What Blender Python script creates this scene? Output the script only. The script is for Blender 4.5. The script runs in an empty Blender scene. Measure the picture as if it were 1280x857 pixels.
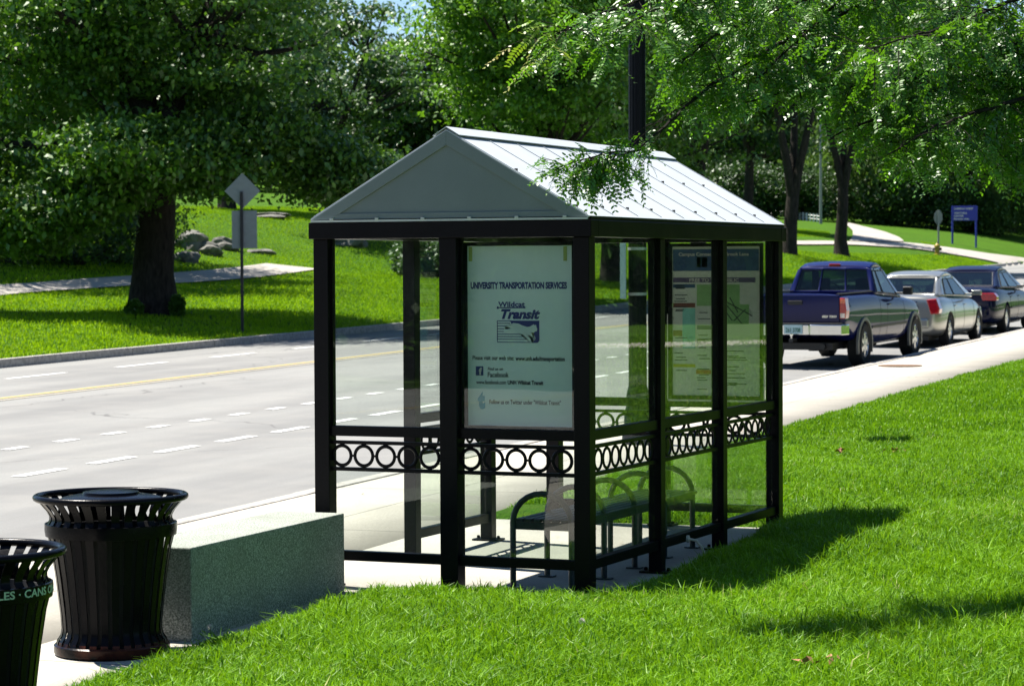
import bpy, bmesh, math, random
import numpy as np
from mathutils import Vector, Matrix
from math import sin, cos, pi, radians as R

S = bpy.context.scene
COL = S.collection
random.seed(7)
rng = np.random.default_rng(7)

# ------------------------------------------------------------------ camera
CP = np.array([5.78338, -14.69846, 2.01170])
YAW, PITCH, ROLL, FPX = -0.403013, 0.0291271, -0.0043985, 3217.795
fw = np.array([sin(YAW)*cos(PITCH), cos(YAW)*cos(PITCH), -sin(PITCH)])
rt = np.array([cos(YAW), -sin(YAW), 0.0])
up = np.cross(rt, fw)
r2 = rt*cos(ROLL) + up*sin(ROLL)
u2 = -rt*sin(ROLL) + up*cos(ROLL)
cam = bpy.data.objects.new('camera', bpy.data.cameras.new('camera'))
COL.objects.link(cam); S.camera = cam
cam.matrix_world = Matrix(((r2[0], u2[0], -fw[0], CP[0]), (r2[1], u2[1], -fw[1], CP[1]),
                           (r2[2], u2[2], -fw[2], CP[2]), (0, 0, 0, 1)))
cam.data.sensor_width = 36; cam.data.lens = FPX*36/1280
cam.data.clip_start = .5; cam.data.clip_end = 2000
cam.data.dof.use_dof = True; cam.data.dof.focus_distance = 15.6; cam.data.dof.aperture_fstop = 8

# ------------------------------------------------------------------ light
TOSUN = Vector((-.51, .10, 1)).normalized()
W = bpy.data.worlds.new('World'); S.world = W; W.use_nodes = True
nt = W.node_tree; nt.nodes.clear()
sky = nt.nodes.new('ShaderNodeTexSky'); sky.sky_type = 'NISHITA'; sky.sun_disc = False
sky.dust_density = 0.0; sky.ozone_density = 4.0; sky.air_density = 1.0; sky.altitude = 1200
sky.sun_elevation = math.asin(TOSUN.z); sky.sun_rotation = math.atan2(TOSUN.x, TOSUN.y) % (2*pi)
bg = nt.nodes.new('ShaderNodeBackground'); bg.inputs[1].default_value = .062
wo = nt.nodes.new('ShaderNodeOutputWorld')
nt.links.new(sky.outputs[0], bg.inputs[0]); nt.links.new(bg.outputs[0], wo.inputs[0])
sl = bpy.data.lights.new('sun', 'SUN'); sl.energy = 5.0; sl.angle = R(.5); sl.color = (1, .95, .86)
so = bpy.data.objects.new('sun', sl); COL.objects.link(so)
so.rotation_euler = TOSUN.to_track_quat('Z', 'Y').to_euler()
S.view_settings.view_transform = 'Standard'; S.view_settings.look = 'None'
S.view_settings.gamma = 1; S.view_settings.exposure = 1.25
S.render.engine = 'CYCLES'
S.cycles.max_bounces = 8; S.cycles.transparent_max_bounces = 24
S.cycles.diffuse_bounces = 3; S.cycles.glossy_bounces = 3; S.cycles.transmission_bounces = 4
S.cycles.caustics_reflective = False; S.cycles.caustics_refractive = False

# ------------------------------------------------------------------ land
RX, RY = -0.04072, 0.99917           # road direction; s runs along the road, q across it
def sq(x, y): return x*RX + y*RY, x*RY - y*RX
def xy(s, q): return s*RX + q*RY, s*RY - q*RX
def sstep(a, b, x):
    t = np.clip((np.asarray(x, float)-a)/(b-a), 0, 1); return t*t*(3-2*t)
def Zr(s): return np.interp(s, [-60, 0, 45, 60, 80, 100, 128, 160, 220, 600],
                            [-.89, -.03, .62, .80, 1.25, 1.58, 2.05, 2.7, 4.0, 12])
def lawn_depth(s, q):
    dA = q+2.35
    dB = np.maximum(q+1.40, s+.06)
    dC = np.maximum(np.maximum(q-.17, -.06-s), s-3.98)
    return np.minimum(dA, np.minimum(dB, dC))
def wob(x, y):
    return (np.sin(x*.9+1.3*np.sin(y*.31))*np.cos(y*.7+.5)+.6*np.sin(x*2.3+y*1.7))*.5
def H_sq(s, q):
    s = np.asarray(s, float); q = np.asarray(q, float)
    z = Zr(s)
    d = np.maximum(0, -20.5-q)
    h1 = np.interp(d, [0, 5, 10, 14.5, 20, 27, 40, 80, 300], [0, .32, .5, .72, 1.35, 3.1, 4.6, 7, 14])
    h2 = 1.5*(1-np.exp(-d/6))+.06*d
    w = sstep(78, 100, s)
    left = z+h1*(1-w)+h2*w+.06*wob(s*.15, q*.3)*np.minimum(1, d/4)
    D = lawn_depth(s, q)
    right = z-.035+.075*sstep(0, .14, D)+.05*sstep(0, 1.8, D)+.022*np.clip(D, 0, 8)+.01*np.clip(D-8, 0, 100) \
        + .025*wob(s*1.3, q*1.6)*sstep(.3, 1.5, D) - .02*sstep(1.5, 4, D)*sstep(0, -3, s) \
        + .055*sstep(.0, .35, q-.17)*sstep(.3, 1.6, s)*sstep(6.5, 3.6, s)*sstep(3.5, .8, q)
    road = z-.22
    return np.where(q < -20.42, left, np.where(q < -4.50, road, right))
def H(x, y):
    s, q = sq(np.asarray(x, float), np.asarray(y, float)); return H_sq(s, q)
def spot(u, depth, v=None):
    "world x,y on the ground seen in column u of the photograph at that depth"
    d = fw + r2*(u-640)/FPX
    return CP[0]+d[0]*depth, CP[1]+d[1]*depth
def at(u, v, depth):
    d = fw + r2*(u-640)/FPX - u2*(v-428.5)/FPX
    return CP + d*depth
def land(u, v):
    "where the line of sight through u,v meets the land"
    d = fw + r2*(u-640)/FPX - u2*(v-428.5)/FPX
    t = np.arange(10, 320, .25)
    P = CP[None]+d[None]*t[:, None]
    hit = P[:, 2] < H(P[:, 0], P[:, 1])
    i = int(np.argmax(hit)) if hit.any() else len(t)-1
    return P[i]

# ------------------------------------------------------------------ helpers
class MB:
    def __init__(s): s.v = []; s.f = []
    def add(s, v, f):
        o = len(s.v); s.v += [tuple(p) for p in v]; s.f += [tuple(i+o for i in q) for q in f]; return s
    def box(s, x0, x1, y0, y1, z0, z1):
        v = [(x, y, z) for z in (z0, z1) for y in (y0, y1) for x in (x0, x1)]
        return s.add(v, [(0, 2, 3, 1), (4, 5, 7, 6), (0, 1, 5, 4), (2, 6, 7, 3), (0, 4, 6, 2), (1, 3, 7, 5)])
    def tube(s, pts, rad, n=8, cap=True):
        pts = [Vector(p) for p in pts]
        if not hasattr(rad, '__len__'): rad = [rad]*len(pts)
        rings = []; prev = None
        for i, p in enumerate(pts):
            t = (pts[min(i+1, len(pts)-1)]-pts[max(i-1, 0)]).normalized()
            if prev is None:
                a = t.cross(Vector((0, 0, 1)))
                if a.length < .05: a = t.cross(Vector((1, 0, 0)))
            else: a = prev-t*prev.dot(t)
            a.normalize(); prev = a; b = t.cross(a)
            rings.append([p+(a*cos(2*pi*k/n)+b*sin(2*pi*k/n))*rad[i] for k in range(n)])
        v = [q for r in rings for q in r]; f = []
        for i in range(len(pts)-1):
            for k in range(n):
                f.append((i*n+k, i*n+(k+1) % n, (i+1)*n+(k+1) % n, (i+1)*n+k))
        if cap:
            f.append(tuple(range(n-1, -1, -1))); f.append(tuple((len(pts)-1)*n+k for k in range(n)))
        return s.add(v, f)
    def lathe(s, prof, n=24, c=(0, 0, 0), cap=True):
        v = [(c[0]+r*cos(2*pi*k/n), c[1]+r*sin(2*pi*k/n), c[2]+z) for r, z in prof for k in range(n)]
        f = [(i*n+k, i*n+(k+1) % n, (i+1)*n+(k+1) % n, (i+1)*n+k) for i in range(len(prof)-1) for k in range(n)]
        if cap: f.append(tuple(range(n-1, -1, -1))); f.append(tuple((len(prof)-1)*n+k for k in range(n)))
        return s.add(v, f)
    def prism(s, poly, axis, a, b):
        "poly: 2-D points; axis 'x','y','z' = extrusion axis from a to b"
        def m(p, t):
            return {'x': (t, p[0], p[1]), 'y': (p[0], t, p[1]), 'z': (p[0], p[1], t)}[axis]
        n = len(poly)
        v = [m(p, a) for p in poly]+[m(p, b) for p in poly]
        f = [tuple(range(n)), tuple(range(2*n-1, n-1, -1))]+[(i, i+n, (i+1) % n+n, (i+1) % n) for i in range(n)]
        return s.add(v, f)
    def torus(s, c, Rr, rx, rz, ax='y', n=24, m=6):
        v = []; f = []
        for i in range(n):
            a = 2*pi*i/n
            for j in range(m):
                b = 2*pi*j/m
                rr = Rr+rx*cos(b); t = rz*sin(b)
                p = (rr*cos(a), t, rr*sin(a)) if ax == 'y' else ((t, rr*cos(a), rr*sin(a)) if ax == 'x' else (rr*cos(a), rr*sin(a), t))
                v.append((c[0]+p[0], c[1]+p[1], c[2]+p[2]))
        for i in range(n):
            for j in range(m):
                f.append((i*m+j, ((i+1) % n)*m+j, ((i+1) % n)*m+(j+1) % m, i*m+(j+1) % m))
        return s.add(v, f)
    def xf(s, M):
        s.v = [tuple(M @ Vector(p)) for p in s.v]; return s
    def build(s, name, mat, parent=None, smooth=False, bevel=0, seg=2, recalc=True, sub=0):
        me = bpy.data.meshes.new(name); me.from_pydata(s.v, [], s.f)
        if recalc:
            bm = bmesh.new(); bm.from_mesh(me); bmesh.ops.recalc_face_normals(bm, faces=bm.faces); bm.to_mesh(me); bm.free()
        for m in (mat if isinstance(mat, (list, tuple)) else [mat]): me.materials.append(m)
        o = bpy.data.objects.new(name, me); COL.objects.link(o)
        if parent: o.parent = parent
        if bevel:
            b = o.modifiers.new('bevel', 'BEVEL'); b.width = bevel; b.segments = seg; b.limit_method = 'ANGLE'; b.angle_limit = R(35)
        if sub:
            b = o.modifiers.new('sub', 'SUBSURF'); b.levels = sub; b.render_levels = sub
        if smooth:
            me.shade_smooth()
            if not sub:
                try: me.set_sharp_from_angle(angle=R(40))
                except Exception: pass
        return o
def tag(o, label=None, cat=None, group=None, kind=None):
    if label: o['label'] = label
    if cat: o['category'] = cat
    if group: o['group'] = group
    if kind: o['kind'] = kind
    return o
def thing(name, loc, label, cat, group=None, rz=0):
    o = bpy.data.objects.new(name, None); COL.objects.link(o); o.empty_display_size = .2
    o.location = loc; o.rotation_euler = (0, 0, rz); return tag(o, label, cat, group)
def copy_tree(o, parent=None):
    c = o.copy(); COL.objects.link(c); c.parent = parent
    for ch in list(o.children): copy_tree(ch, c)
    return c
def np_mesh(name, verts, nper, mat, parent=None, tint=None, faces=None):
    "verts (N,3); each consecutive nper vertices make one face"
    me = bpy.data.meshes.new(name)
    n = len(verts); nf = n//nper
    me.vertices.add(n); me.vertices.foreach_set('co', np.ascontiguousarray(verts, np.float32).ravel())
    me.loops.add(n); me.polygons.add(nf)
    me.loops.foreach_set('vertex_index', np.arange(n, dtype=np.int32))
    me.polygons.foreach_set('loop_start', np.arange(0, n, nper, dtype=np.int32))
    me.polygons.foreach_set('loop_total', np.full(nf, nper, np.int32))
    if tint is not None:
        a = me.attributes.new('tint', 'FLOAT', 'POINT')
        a.data.foreach_set('value', np.repeat(tint, nper).astype(np.float32))
    me.update(calc_edges=True); me.materials.append(mat)
    o = bpy.data.objects.new(name, me); COL.objects.link(o)
    if parent: o.parent = parent
    return o
_text_cache = {}
def text_mb(mb, string, cx, cz, width, height, y=0, shear=0, bold=0, align='C', thick=.0008, to=None):
    "flat lettering in the xz plane (readable from -y), fitted into width x height"
    cu = bpy.data.curves.new('t', 'FONT'); cu.body = string; cu.size = 1; cu.shear = shear; cu.offset = bold
    cu.resolution_u = 3; cu.extrude = 0
    ob = bpy.data.objects.new('t', cu); COL.objects.link(ob)
    bpy.context.view_layer.update()
    me = bpy.data.meshes.new_from_object(ob.evaluated_get(bpy.context.evaluated_depsgraph_get()))
    vs = np.array([v.co[:] for v in me.vertices]); fs = [tuple(p.vertices) for p in me.polygons]
    bpy.data.objects.remove(ob); bpy.data.curves.remove(cu); bpy.data.meshes.remove(me)
    x0, x1 = vs[:, 0].min(), vs[:, 0].max()
    sx = width/(x1-x0); sz = height/.73
    X = (vs[:, 0]-x0)*sx+(cx-width/2 if align == 'C' else cx)
    Z = vs[:, 1]*sz+cz-height/2
    v = [(a, y, b) for a, b in zip(X, Z)]
    if to: v = [to(p) for p in v]
    mb.add(v, fs); return mb

# ------------------------------------------------------------------ materials
def rgb(c): return (*c, 1)
class NT:
    def __init__(s, name):
        s.m = bpy.data.materials.new(name); s.m.use_nodes = True; s.t = s.m.node_tree; s.t.nodes.clear()
        s.out = s.n('ShaderNodeOutputMaterial')
    def n(s, t, **k):
        a = s.t.nodes.new(t)
        for q, v in k.items():
            if q.startswith('i_'): a.inputs[q[2:].replace('_', ' ')].default_value = v
            else: setattr(a, q, v)
        return a
    def l(s, a, b): s.t.links.new(a, b)
    def coord(s, kind='Object', scale=None):
        c = s.n('ShaderNodeTexCoord').outputs[kind]
        if scale:
            m = s.n('ShaderNodeMapping'); m.inputs['Scale'].default_value = scale; s.l(c, m.inputs[0]); return m.outputs[0]
        return c
    def noise(s, vec, scale, detail=4, rough=.55, dist=0):
        a = s.n('ShaderNodeTexNoise'); a.inputs['Scale'].default_value = scale; a.inputs['Detail'].default_value = detail
        a.inputs['Roughness'].default_value = rough; a.inputs['Distortion'].default_value = dist
        if vec is not None: s.l(vec, a.inputs['Vector'])
        return a.outputs['Fac']
    def ramp(s, fac, stops):
        a = s.n('ShaderNodeValToRGB'); e = a.color_ramp.elements
        while len(e) < len(stops): e.new(.5)
        for i, (p, c) in enumerate(stops): e[i].position = p; e[i].color = rgb(c) if len(c) == 3 else c
        s.l(fac, a.inputs[0]); return a.outputs[0]
    def mix(s, f, a, b, mode='MIX'):
        m = s.n('ShaderNodeMix'); m.data_type = 'RGBA'; m.blend_type = mode
        for k, x in ((0, f), (6, a), (7, b)):
            if hasattr(x, 'links') or isinstance(x, bpy.types.NodeSocket): s.l(x, m.inputs[k])
            else: m.inputs[k].default_value = x if k == 0 else (rgb(x) if len(x) == 3 else x)
        return m.outputs[2]
    def math(s, op, a, b=None, c=None):
        m = s.n('ShaderNodeMath'); m.operation = op
        for k, x in enumerate((a, b, c)):
            if x is None: continue
            if isinstance(x, bpy.types.NodeSocket): s.l(x, m.inputs[k])
            else: m.inputs[k].default_value = x
        return m.outputs[0]
    def bsdf(s, col, rough=.5, metal=0, spec=.5, bump=None, bstr=.3, bdist=.01, coat=0):
        b = s.n('ShaderNodeBsdfPrincipled')
        for k, x in (('Base Color', col), ('Roughness', rough), ('Metallic', metal)):
            if isinstance(x, bpy.types.NodeSocket): s.l(x, b.inputs[k])
            else: b.inputs[k].default_value = rgb(x) if k == 'Base Color' else x
        b.inputs['Specular IOR Level'].default_value = spec
        b.inputs['Coat Weight'].default_value = coat; b.inputs['Coat Roughness'].default_value = .04
        if bump is not None:
            u = s.n('ShaderNodeBump'); u.inputs['Strength'].default_value = bstr; u.inputs['Distance'].default_value = bdist
            s.l(bump, u.inputs['Height']); s.l(u.outputs[0], b.inputs['Normal'])
        s.l(b.outputs[0], s.out.inputs[0]); return b
def simple(name, col, rough=.5, metal=0, spec=.5, var=.12, scale=8, bump=0, coat=0):
    t = NT(name); n = t.noise(t.coord(), scale, 5)
    c = t.ramp(n, [(.3, tuple(x*(1-var) for x in col)), (.7, tuple(min(1, x*(1+var)) for x in col))])
    t.bsdf(c, rough, metal, spec, bump=n if bump else None, bstr=bump, coat=coat); return t.m
M = {}
# black powder-coated metal
t = NT('black_metal'); co = t.coord(); n = t.noise(co, 3, 6); n2 = t.noise(co, 60, 3)
t.bsdf(t.ramp(n2, [(.35, (.0025, .0022, .004)), (.8, (.005, .0045, .008))]), t.math('MULTIPLY_ADD', n, .25, .28), spec=.16, bump=n2, bstr=.04); M['black'] = t.m
# rusty black paint of the cans
t = NT('can_paint'); co = t.coord(); n = t.noise(co, 5, 6); z = t.n('ShaderNodeSeparateXYZ'); t.l(co, z.inputs[0])
low = t.math('LESS_THAN', z.outputs[2], .075); k = t.math('MULTIPLY', low, t.ramp(n, [(.42, (0, 0, 0)), (.6, (.8, .8, .8))]))
t.bsdf(t.mix(k, (.003, .003, .005), (.09, .03, .018)), t.math('MULTIPLY_ADD', n, .3, .12), spec=.10, bump=t.noise(co, 40, 4), bstr=.12); M['can'] = t.m
M['liner'] = simple('dark_liner', (.015, .015, .017), .7)
# roof metal
t = NT('roof_metal'); co = t.coord(); n = t.noise(co, 2.2, 6); n2 = t.noise(t.coord('Object', (1, 12, 1)), 6, 4)
t.bsdf(t.mix(.2, t.ramp(n, [(.3, (.50, .53, .56)), (.7, (.56, .59, .62))]), t.ramp(n2, [(.3, (.37, .40, .43)), (.7, (.52, .55, .59))])), .42, .0, .35, bump=n, bstr=.1); M['roof'] = t.m
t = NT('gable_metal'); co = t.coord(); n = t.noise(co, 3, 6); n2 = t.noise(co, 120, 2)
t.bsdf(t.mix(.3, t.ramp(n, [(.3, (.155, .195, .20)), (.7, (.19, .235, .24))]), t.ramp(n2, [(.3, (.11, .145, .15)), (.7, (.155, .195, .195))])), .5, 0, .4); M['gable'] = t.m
M['trim'] = simple('light_trim', (.55, .58, .58), .35, .0)
M['screw'] = simple('screw', (.03, .03, .03), .4, .5)
M['bench'] = simple('bench_coating', (.035, .05, .055), .42, .0, var=.3, scale=30)
# glass
def glassmat(name, tint, dirt=.03, ior=1.5):
    t = NT(name); g = t.n('ShaderNodeNewGeometry'); f = t.n('ShaderNodeFresnel')
    t.l(t.math('MULTIPLY_ADD', g.outputs['Backfacing'], 1/ior-ior, ior), f.inputs[0])
    tr = t.n('ShaderNodeBsdfTransparent'); tr.inputs[0].default_value = rgb(tint)
    gl = t.n('ShaderNodeBsdfGlossy'); gl.inputs['Roughness'].default_value = 0.0
    d = t.n('ShaderNodeBsdfDiffuse'); d.inputs[0].default_value = (.6, .65, .6, 1)
    m1 = t.n('ShaderNodeMixShader'); t.l(tr.outputs[0], m1.inputs[1]); t.l(d.outputs[0], m1.inputs[2])
    co = t.coord('Object', (1, 1, .35)); n = t.noise(co, 5, 7, .65, 1.2)
    m = t.n('ShaderNodeMath'); m.operation = 'MULTIPLY'; t.l(t.ramp(n, [(.45, (.15, .15, .15)), (.75, (1, 1, 1))]), m.inputs[0]); m.inputs[1].default_value = dirt
    t.l(m.outputs[0], m1.inputs[0])
    m2 = t.n('ShaderNodeMixShader'); t.l(f.outputs[0], m2.inputs[0]); t.l(m1.outputs[0], m2.inputs[1]); t.l(gl.outputs[0], m2.inputs[2])
    t.l(m2.outputs[0], t.out.inputs[0]); return t.m
M['glass'] = glassmat('shelter_glass', (.93, .96, .94), .022, 1.6)
M['carglass'] = glassmat('car_glass', (.42, .52, .48), .004)
# ground
def grassland(name, dark, light, dry, sc=1):
    t = NT(name); co = t.coord()
    n1 = t.noise(co, .35*sc, 6, .6); n2 = t.noise(co, 6*sc, 5, .6); n3 = t.noise(co, 45*sc, 4, .7)
    c = t.ramp(n3, [(.3, dark), (.68, light)])
    c = t.mix(t.math('MULTIPLY', t.ramp(n2, [(.45, (0, 0, 0)), (.75, (1, 1, 1))]), .45), c, dry)
    c = t.mix(t.math('MULTIPLY', t.ramp(n1, [(.4, (0, 0, 0)), (.65, (1, 1, 1))]), .35), c, light)
    t.bsdf(c, .9, 0, .1, bump=n3, bstr=.9, bdist=.05); return t.m
M['ground'] = grassland('lawn_ground', (.015, .05, .003), (.07, .18, .006), (.13, .16, .02))
def leafmat(name, dark, light, trans=.35, rough=.4, spec=.5, noise_sc=.6, warm=None):
    t = NT(name); a = t.n('ShaderNodeAttribute'); a.attribute_name = 'tint'
    n = t.noise(t.coord(), noise_sc, 3)
    f = t.math('ADD', t.math('MULTIPLY', a.outputs['Fac'], .7), t.math('MULTIPLY', n, .4))
    st = [(.15, dark), (.85, light)] + ([(.97, warm)] if warm else [])
    c = t.ramp(f, st)
    b = t.bsdf(c, rough, 0, spec)
    tr = t.n('ShaderNodeBsdfTranslucent'); t.l(t.mix(.5, c, (light[0]*1.6, light[1]*1.5, light[2]*.6)), tr.inputs[0])
    m = t.n('ShaderNodeMixShader'); m.inputs[0].default_value = trans
    t.l(b.outputs[0], m.inputs[1]); t.l(tr.outputs[0], m.inputs[2]); t.l(m.outputs[0], t.out.inputs[0]); return t.m
M['grass'] = leafmat('grass_blades', (.030, .125, .004), (.225, .44, .011), .32, .5, .25, .9, (.50, .46, .20))
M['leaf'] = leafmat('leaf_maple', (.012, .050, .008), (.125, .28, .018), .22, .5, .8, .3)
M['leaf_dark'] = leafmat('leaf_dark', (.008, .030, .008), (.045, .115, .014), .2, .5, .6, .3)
M['leaf_bright'] = leafmat('leaf_bright', (.016, .075, .009), (.16, .36, .018), .30, .48, .8, .3)
M['leaf_blue'] = leafmat('leaf_blue', (.018, .06, .020), (.08, .17, .04), .25, .5, .7, .3)
M['grass_far'] = leafmat('far_grass_blades', (.06, .18, .003), (.30, .50, .008), .36, .6, .15, .25, (.45, .42, .12))
M['leaf_willow'] = leafmat('leaf_willow', (.035, .085, .018), (.10, .19, .04), .35, .45, .4, .3)
M['locust'] = leafmat('leaf_locust', (.015, .07, .007), (.13, .33, .014), .36, .42, .8, 3, (.32, .26, .03))
t = NT('bark'); co = t.coord('Object', (1, 1, .25)); n = t.noise(co, 12, 8, .7, .6)
t.bsdf(t.ramp(n, [(.3, (.014, .012, .011)), (.7, (.058, .050, .043))]), .95, 0, .1, bump=n, bstr=1, bdist=.05); M['bark'] = t.m
# asphalt
t = NT('asphalt'); co = t.coord(); n1 = t.noise(t.coord('Object', (1, .12, 1)), .8, 5); n2 = t.noise(co, 1.2, 6); n3 = t.noise(co, 90, 3, .8)
c = t.ramp(n3, [(.25, (.155, .155, .15)), (.5, (.235, .235, .228)), (.8, (.32, .315, .30))])
c = t.mix(t.ramp(n1, [(.38, (0, 0, 0)), (.62, (.75, .75, .75))]), c, (.165, .165, .163))
c = t.mix(t.ramp(n2, [(.45, (0, 0, 0)), (.8, (.3, .3, .3))]), c, (.32, .305, .28))
vo = t.n('ShaderNodeTexVoronoi'); vo.feature = 'DISTANCE_TO_EDGE'; vo.inputs['Scale'].default_value = .11
wn = t.n('ShaderNodeTexNoise'); wn.inputs['Scale'].default_value = .9; t.l(co, wn.inputs[0])
vm = t.n('ShaderNodeVectorMath'); vm.operation = 'MULTIPLY_ADD'; t.l(wn.outputs[1], vm.inputs[0]); vm.inputs[1].default_value = (1.6, 1.6, 0); t.l(co, vm.inputs[2]); t.l(vm.outputs[0], vo.inputs[0])
crack = t.math('LESS_THAN', vo.outputs[0], .0016)
c = t.mix(t.math('MULTIPLY', crack, .6), c, (.07, .07, .07))
t.bsdf(c, .9, 0, .2, bump=n3, bstr=.35, bdist=.006); M['asphalt'] = t.m
# concrete with joints (object x = across the road, y = along it)
def concrete(name, base, joints=True):
    t = NT(name); co = t.coord(); n1 = t.noise(co, 1.1, 6); n2 = t.noise(co, 55, 3, .7); n3 = t.noise(co, 7, 5)
    c = t.ramp(n2, [(.3, tuple(x*.78 for x in base)), (.7, tuple(x*1.08 for x in base))])
    c = t.mix(t.ramp(n1, [(.4, (0, 0, 0)), (.7, (.7, .7, .7))]), c, tuple(x*.72 for x in base))
    c = t.mix(t.ramp(n3, [(.62, (0, 0, 0)), (.75, (.25, .25, .25))]), c, tuple(x*.6 for x in base))
    if joints:
        sp = t.n('ShaderNodeSeparateXYZ'); t.l(co, sp.inputs[0])
        a = t.math('LESS_THAN', t.math('ABSOLUTE', t.math('SUBTRACT', t.math('MODULO', t.math('ADD', sp.outputs[1], 61.5), 3.0), 1.5)), .009)
        b = t.math('LESS_THAN', t.math('ABSOLUTE', t.math('ADD', sp.outputs[0], 3.36)), .008)
        j = t.math('MAXIMUM', a, b)
        c = t.mix(t.math('MULTIPLY', j, .75), c, (.10, .095, .085))
    t.bsdf(c, .9, 0, .2, bump=n2, bstr=.2, bdist=.004); return t.m
M['concrete'] = concrete('sidewalk_concrete', (.47, .44, .38))
M['slab'] = concrete('slab_concrete', (.44, .42, .37), False)
M['pathmat'] = concrete('path_surface', (.42, .39, .35), False)
t = NT('granite'); co = t.coord(); n = t.noise(co, 105, 3, .85); n2 = t.noise(co, 2.5, 5)
c = t.ramp(n, [(.34, (.04, .06, .045)), (.5, (.26, .29, .25)), (.64, (.62, .63, .57))])
t.bsdf(t.mix(t.ramp(n2, [(.4, (0, 0, 0)), (.7, (.5, .5, .5))]), c, (.20, .21, .17)), .8, 0, .3, bump=t.noise(co, 90, 4, .8), bstr=.55, bdist=.006); M['granite'] = t.m
M['kerb'] = simple('kerb_granite', (.34, .32, .29), .85, var=.3, scale=12, bump=.3)
def paint(name, col, wear=.5):
    t = NT(name); co = t.coord(); n = t.noise(co, 35, 5, .8)
    c = t.mix(t.ramp(n, [(wear, (0, 0, 0)), (wear+.12, (1, 1, 1))]), col, (.27, .26, .25)); t.bsdf(c, .75, 0, .3); return t.m
M['white_line'] = paint('white_paint', (.72, .72, .70), .52)
M['yellow_line'] = paint('yellow_paint', (.50, .38, .12), .50)
M['yellow_worn'] = paint('worn_yellow_paint', (.45, .38, .2), .40)
M['rock'] = simple('rock', (.15, .145, .13), .9, var=.4, scale=4, bump=.8)
M['rust'] = simple('rust_iron', (.16, .09, .05), .8, var=.3, scale=20)
M['alu'] = simple('sign_aluminium', (.20, .225, .225), .5, .0, var=.08)
M['post_dark'] = simple('post_steel', (.012, .012, .014), .6)
M['navy'] = simple('navy_paint', (.008, .022, .30), .5)
M['white'] = simple('white_paint_plain', (.62, .62, .60), .6)
M['ivory'] = simple('ivory_pipe', (.55, .52, .42), .5)
M['yellow'] = simple('hydrant_paint', (.30, .22, .02), .5)
M['red'] = simple('red_paint', (.5, .02, .02), .5)

# ------------------------------------------------------------------ the ground sheet
def grid_mesh(name, s_l, q_l, zf, mat, local=False):
    Sg, Qg = np.meshgrid(s_l, q_l, indexing='ij'); Z = zf(Sg, Qg)
    if local: v = np.stack([Qg, Sg, Z], -1).reshape(-1, 3)
    else:
        X, Y = xy(Sg, Qg); v = np.stack([X, Y, Z], -1).reshape(-1, 3)
    ns, nq = len(s_l), len(q_l)
    i = np.arange(ns-1)[:, None]*nq+np.arange(nq-1)[None]
    f = np.stack([i, i+1, i+nq+1, i+nq], -1).reshape(-1, 4)
    me = bpy.data.meshes.new(name); me.from_pydata(v.tolist(), [], f.tolist()); me.materials.append(mat); me.shade_smooth()
    o = bpy.data.objects.new(name, me); COL.objects.link(o)
    if local: o.rotation_euler = (0, 0, math.atan2(-RX, RY))
    return o
ar = np.arange
s_l = np.unique(np.round(np.concatenate([ar(-600, -60, 30), ar(-60, -6, 2), ar(-6, 6, .1), [-.07, 3.99], ar(6, 40, .4), ar(40, 130, 1.5), ar(130, 260, 5), ar(260, 900, 30)]), 3))
q_l = np.unique(np.round(np.concatenate([ar(-600, -80, 30), ar(-80, -20.5, .75), [-20.5, -20.43, -20.41, -4.51, -4.49, -4.4, -2.36, -1.41, .16],
      ar(-20, -4.6, 3), ar(-4, 4, .1), ar(4, 16, .4), ar(16, 60, 2), ar(60, 600, 30)]), 3))
g = grid_mesh('ground', s_l, q_l, H_sq, M['ground']); tag(g, kind='structure')
g = grid_mesh('road', ar(-60, 300, 1.), ar(-20.42, -4.4, .5).tolist()+[-4.42], lambda s, q: Zr(s)-.13+.05*(1-((q+12.4)/8)**2), M['asphalt'], True)
tag(g, kind='structure'); road = g
def roadz(s, q): return Zr(s)-.13+.05*(1-((q+12.4)/8)**2)
def strip(mb, s0, s1, q0, q1, lift=.006, step=1.):
    n = max(1, int((s1-s0)/step)); ss = np.linspace(s0, s1, n+1)
    v = []; f = []
    for i, s in enumerate(ss):
        v += [(q0, s, float(roadz(s, q0))+lift), (q1, s, float(roadz(s, q1))+lift)]
        if i: f.append((2*i-2, 2*i-1, 2*i+1, 2*i))
    mb.add(v, f)
mb = MB()
for k in range(-12, 40):                       # bike lane, kerb side: long dashes; a second row further out
    s = 7.0+k*1.44; strip(mb, s, s+.88, -8.42, -8.28)
for k in range(-12, 60):
    s = 9.65+k*1.10; strip(mb, s, s+.42, -10.20, -10.06)
for k in range(-6, 22):
    s = 22.4+k*3.7; strip(mb, s, s+1.9, -18.1, -17.95)
o = mb.build('white_lane_markings', M['white_line'], road, recalc=False); tag(o, kind='structure')
mb = MB(); strip(mb, -50, 200, -15.20, -15.06)
o = mb.build('yellow_centre_line', M['yellow_line'], road, recalc=False); tag(o, kind='structure')
mb = MB(); strip(mb, -50, 200, -14.93, -14.80)
o = mb.build('worn_yellow_centre_line', M['yellow_worn'], road, recalc=False); tag(o, kind='structure')
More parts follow.
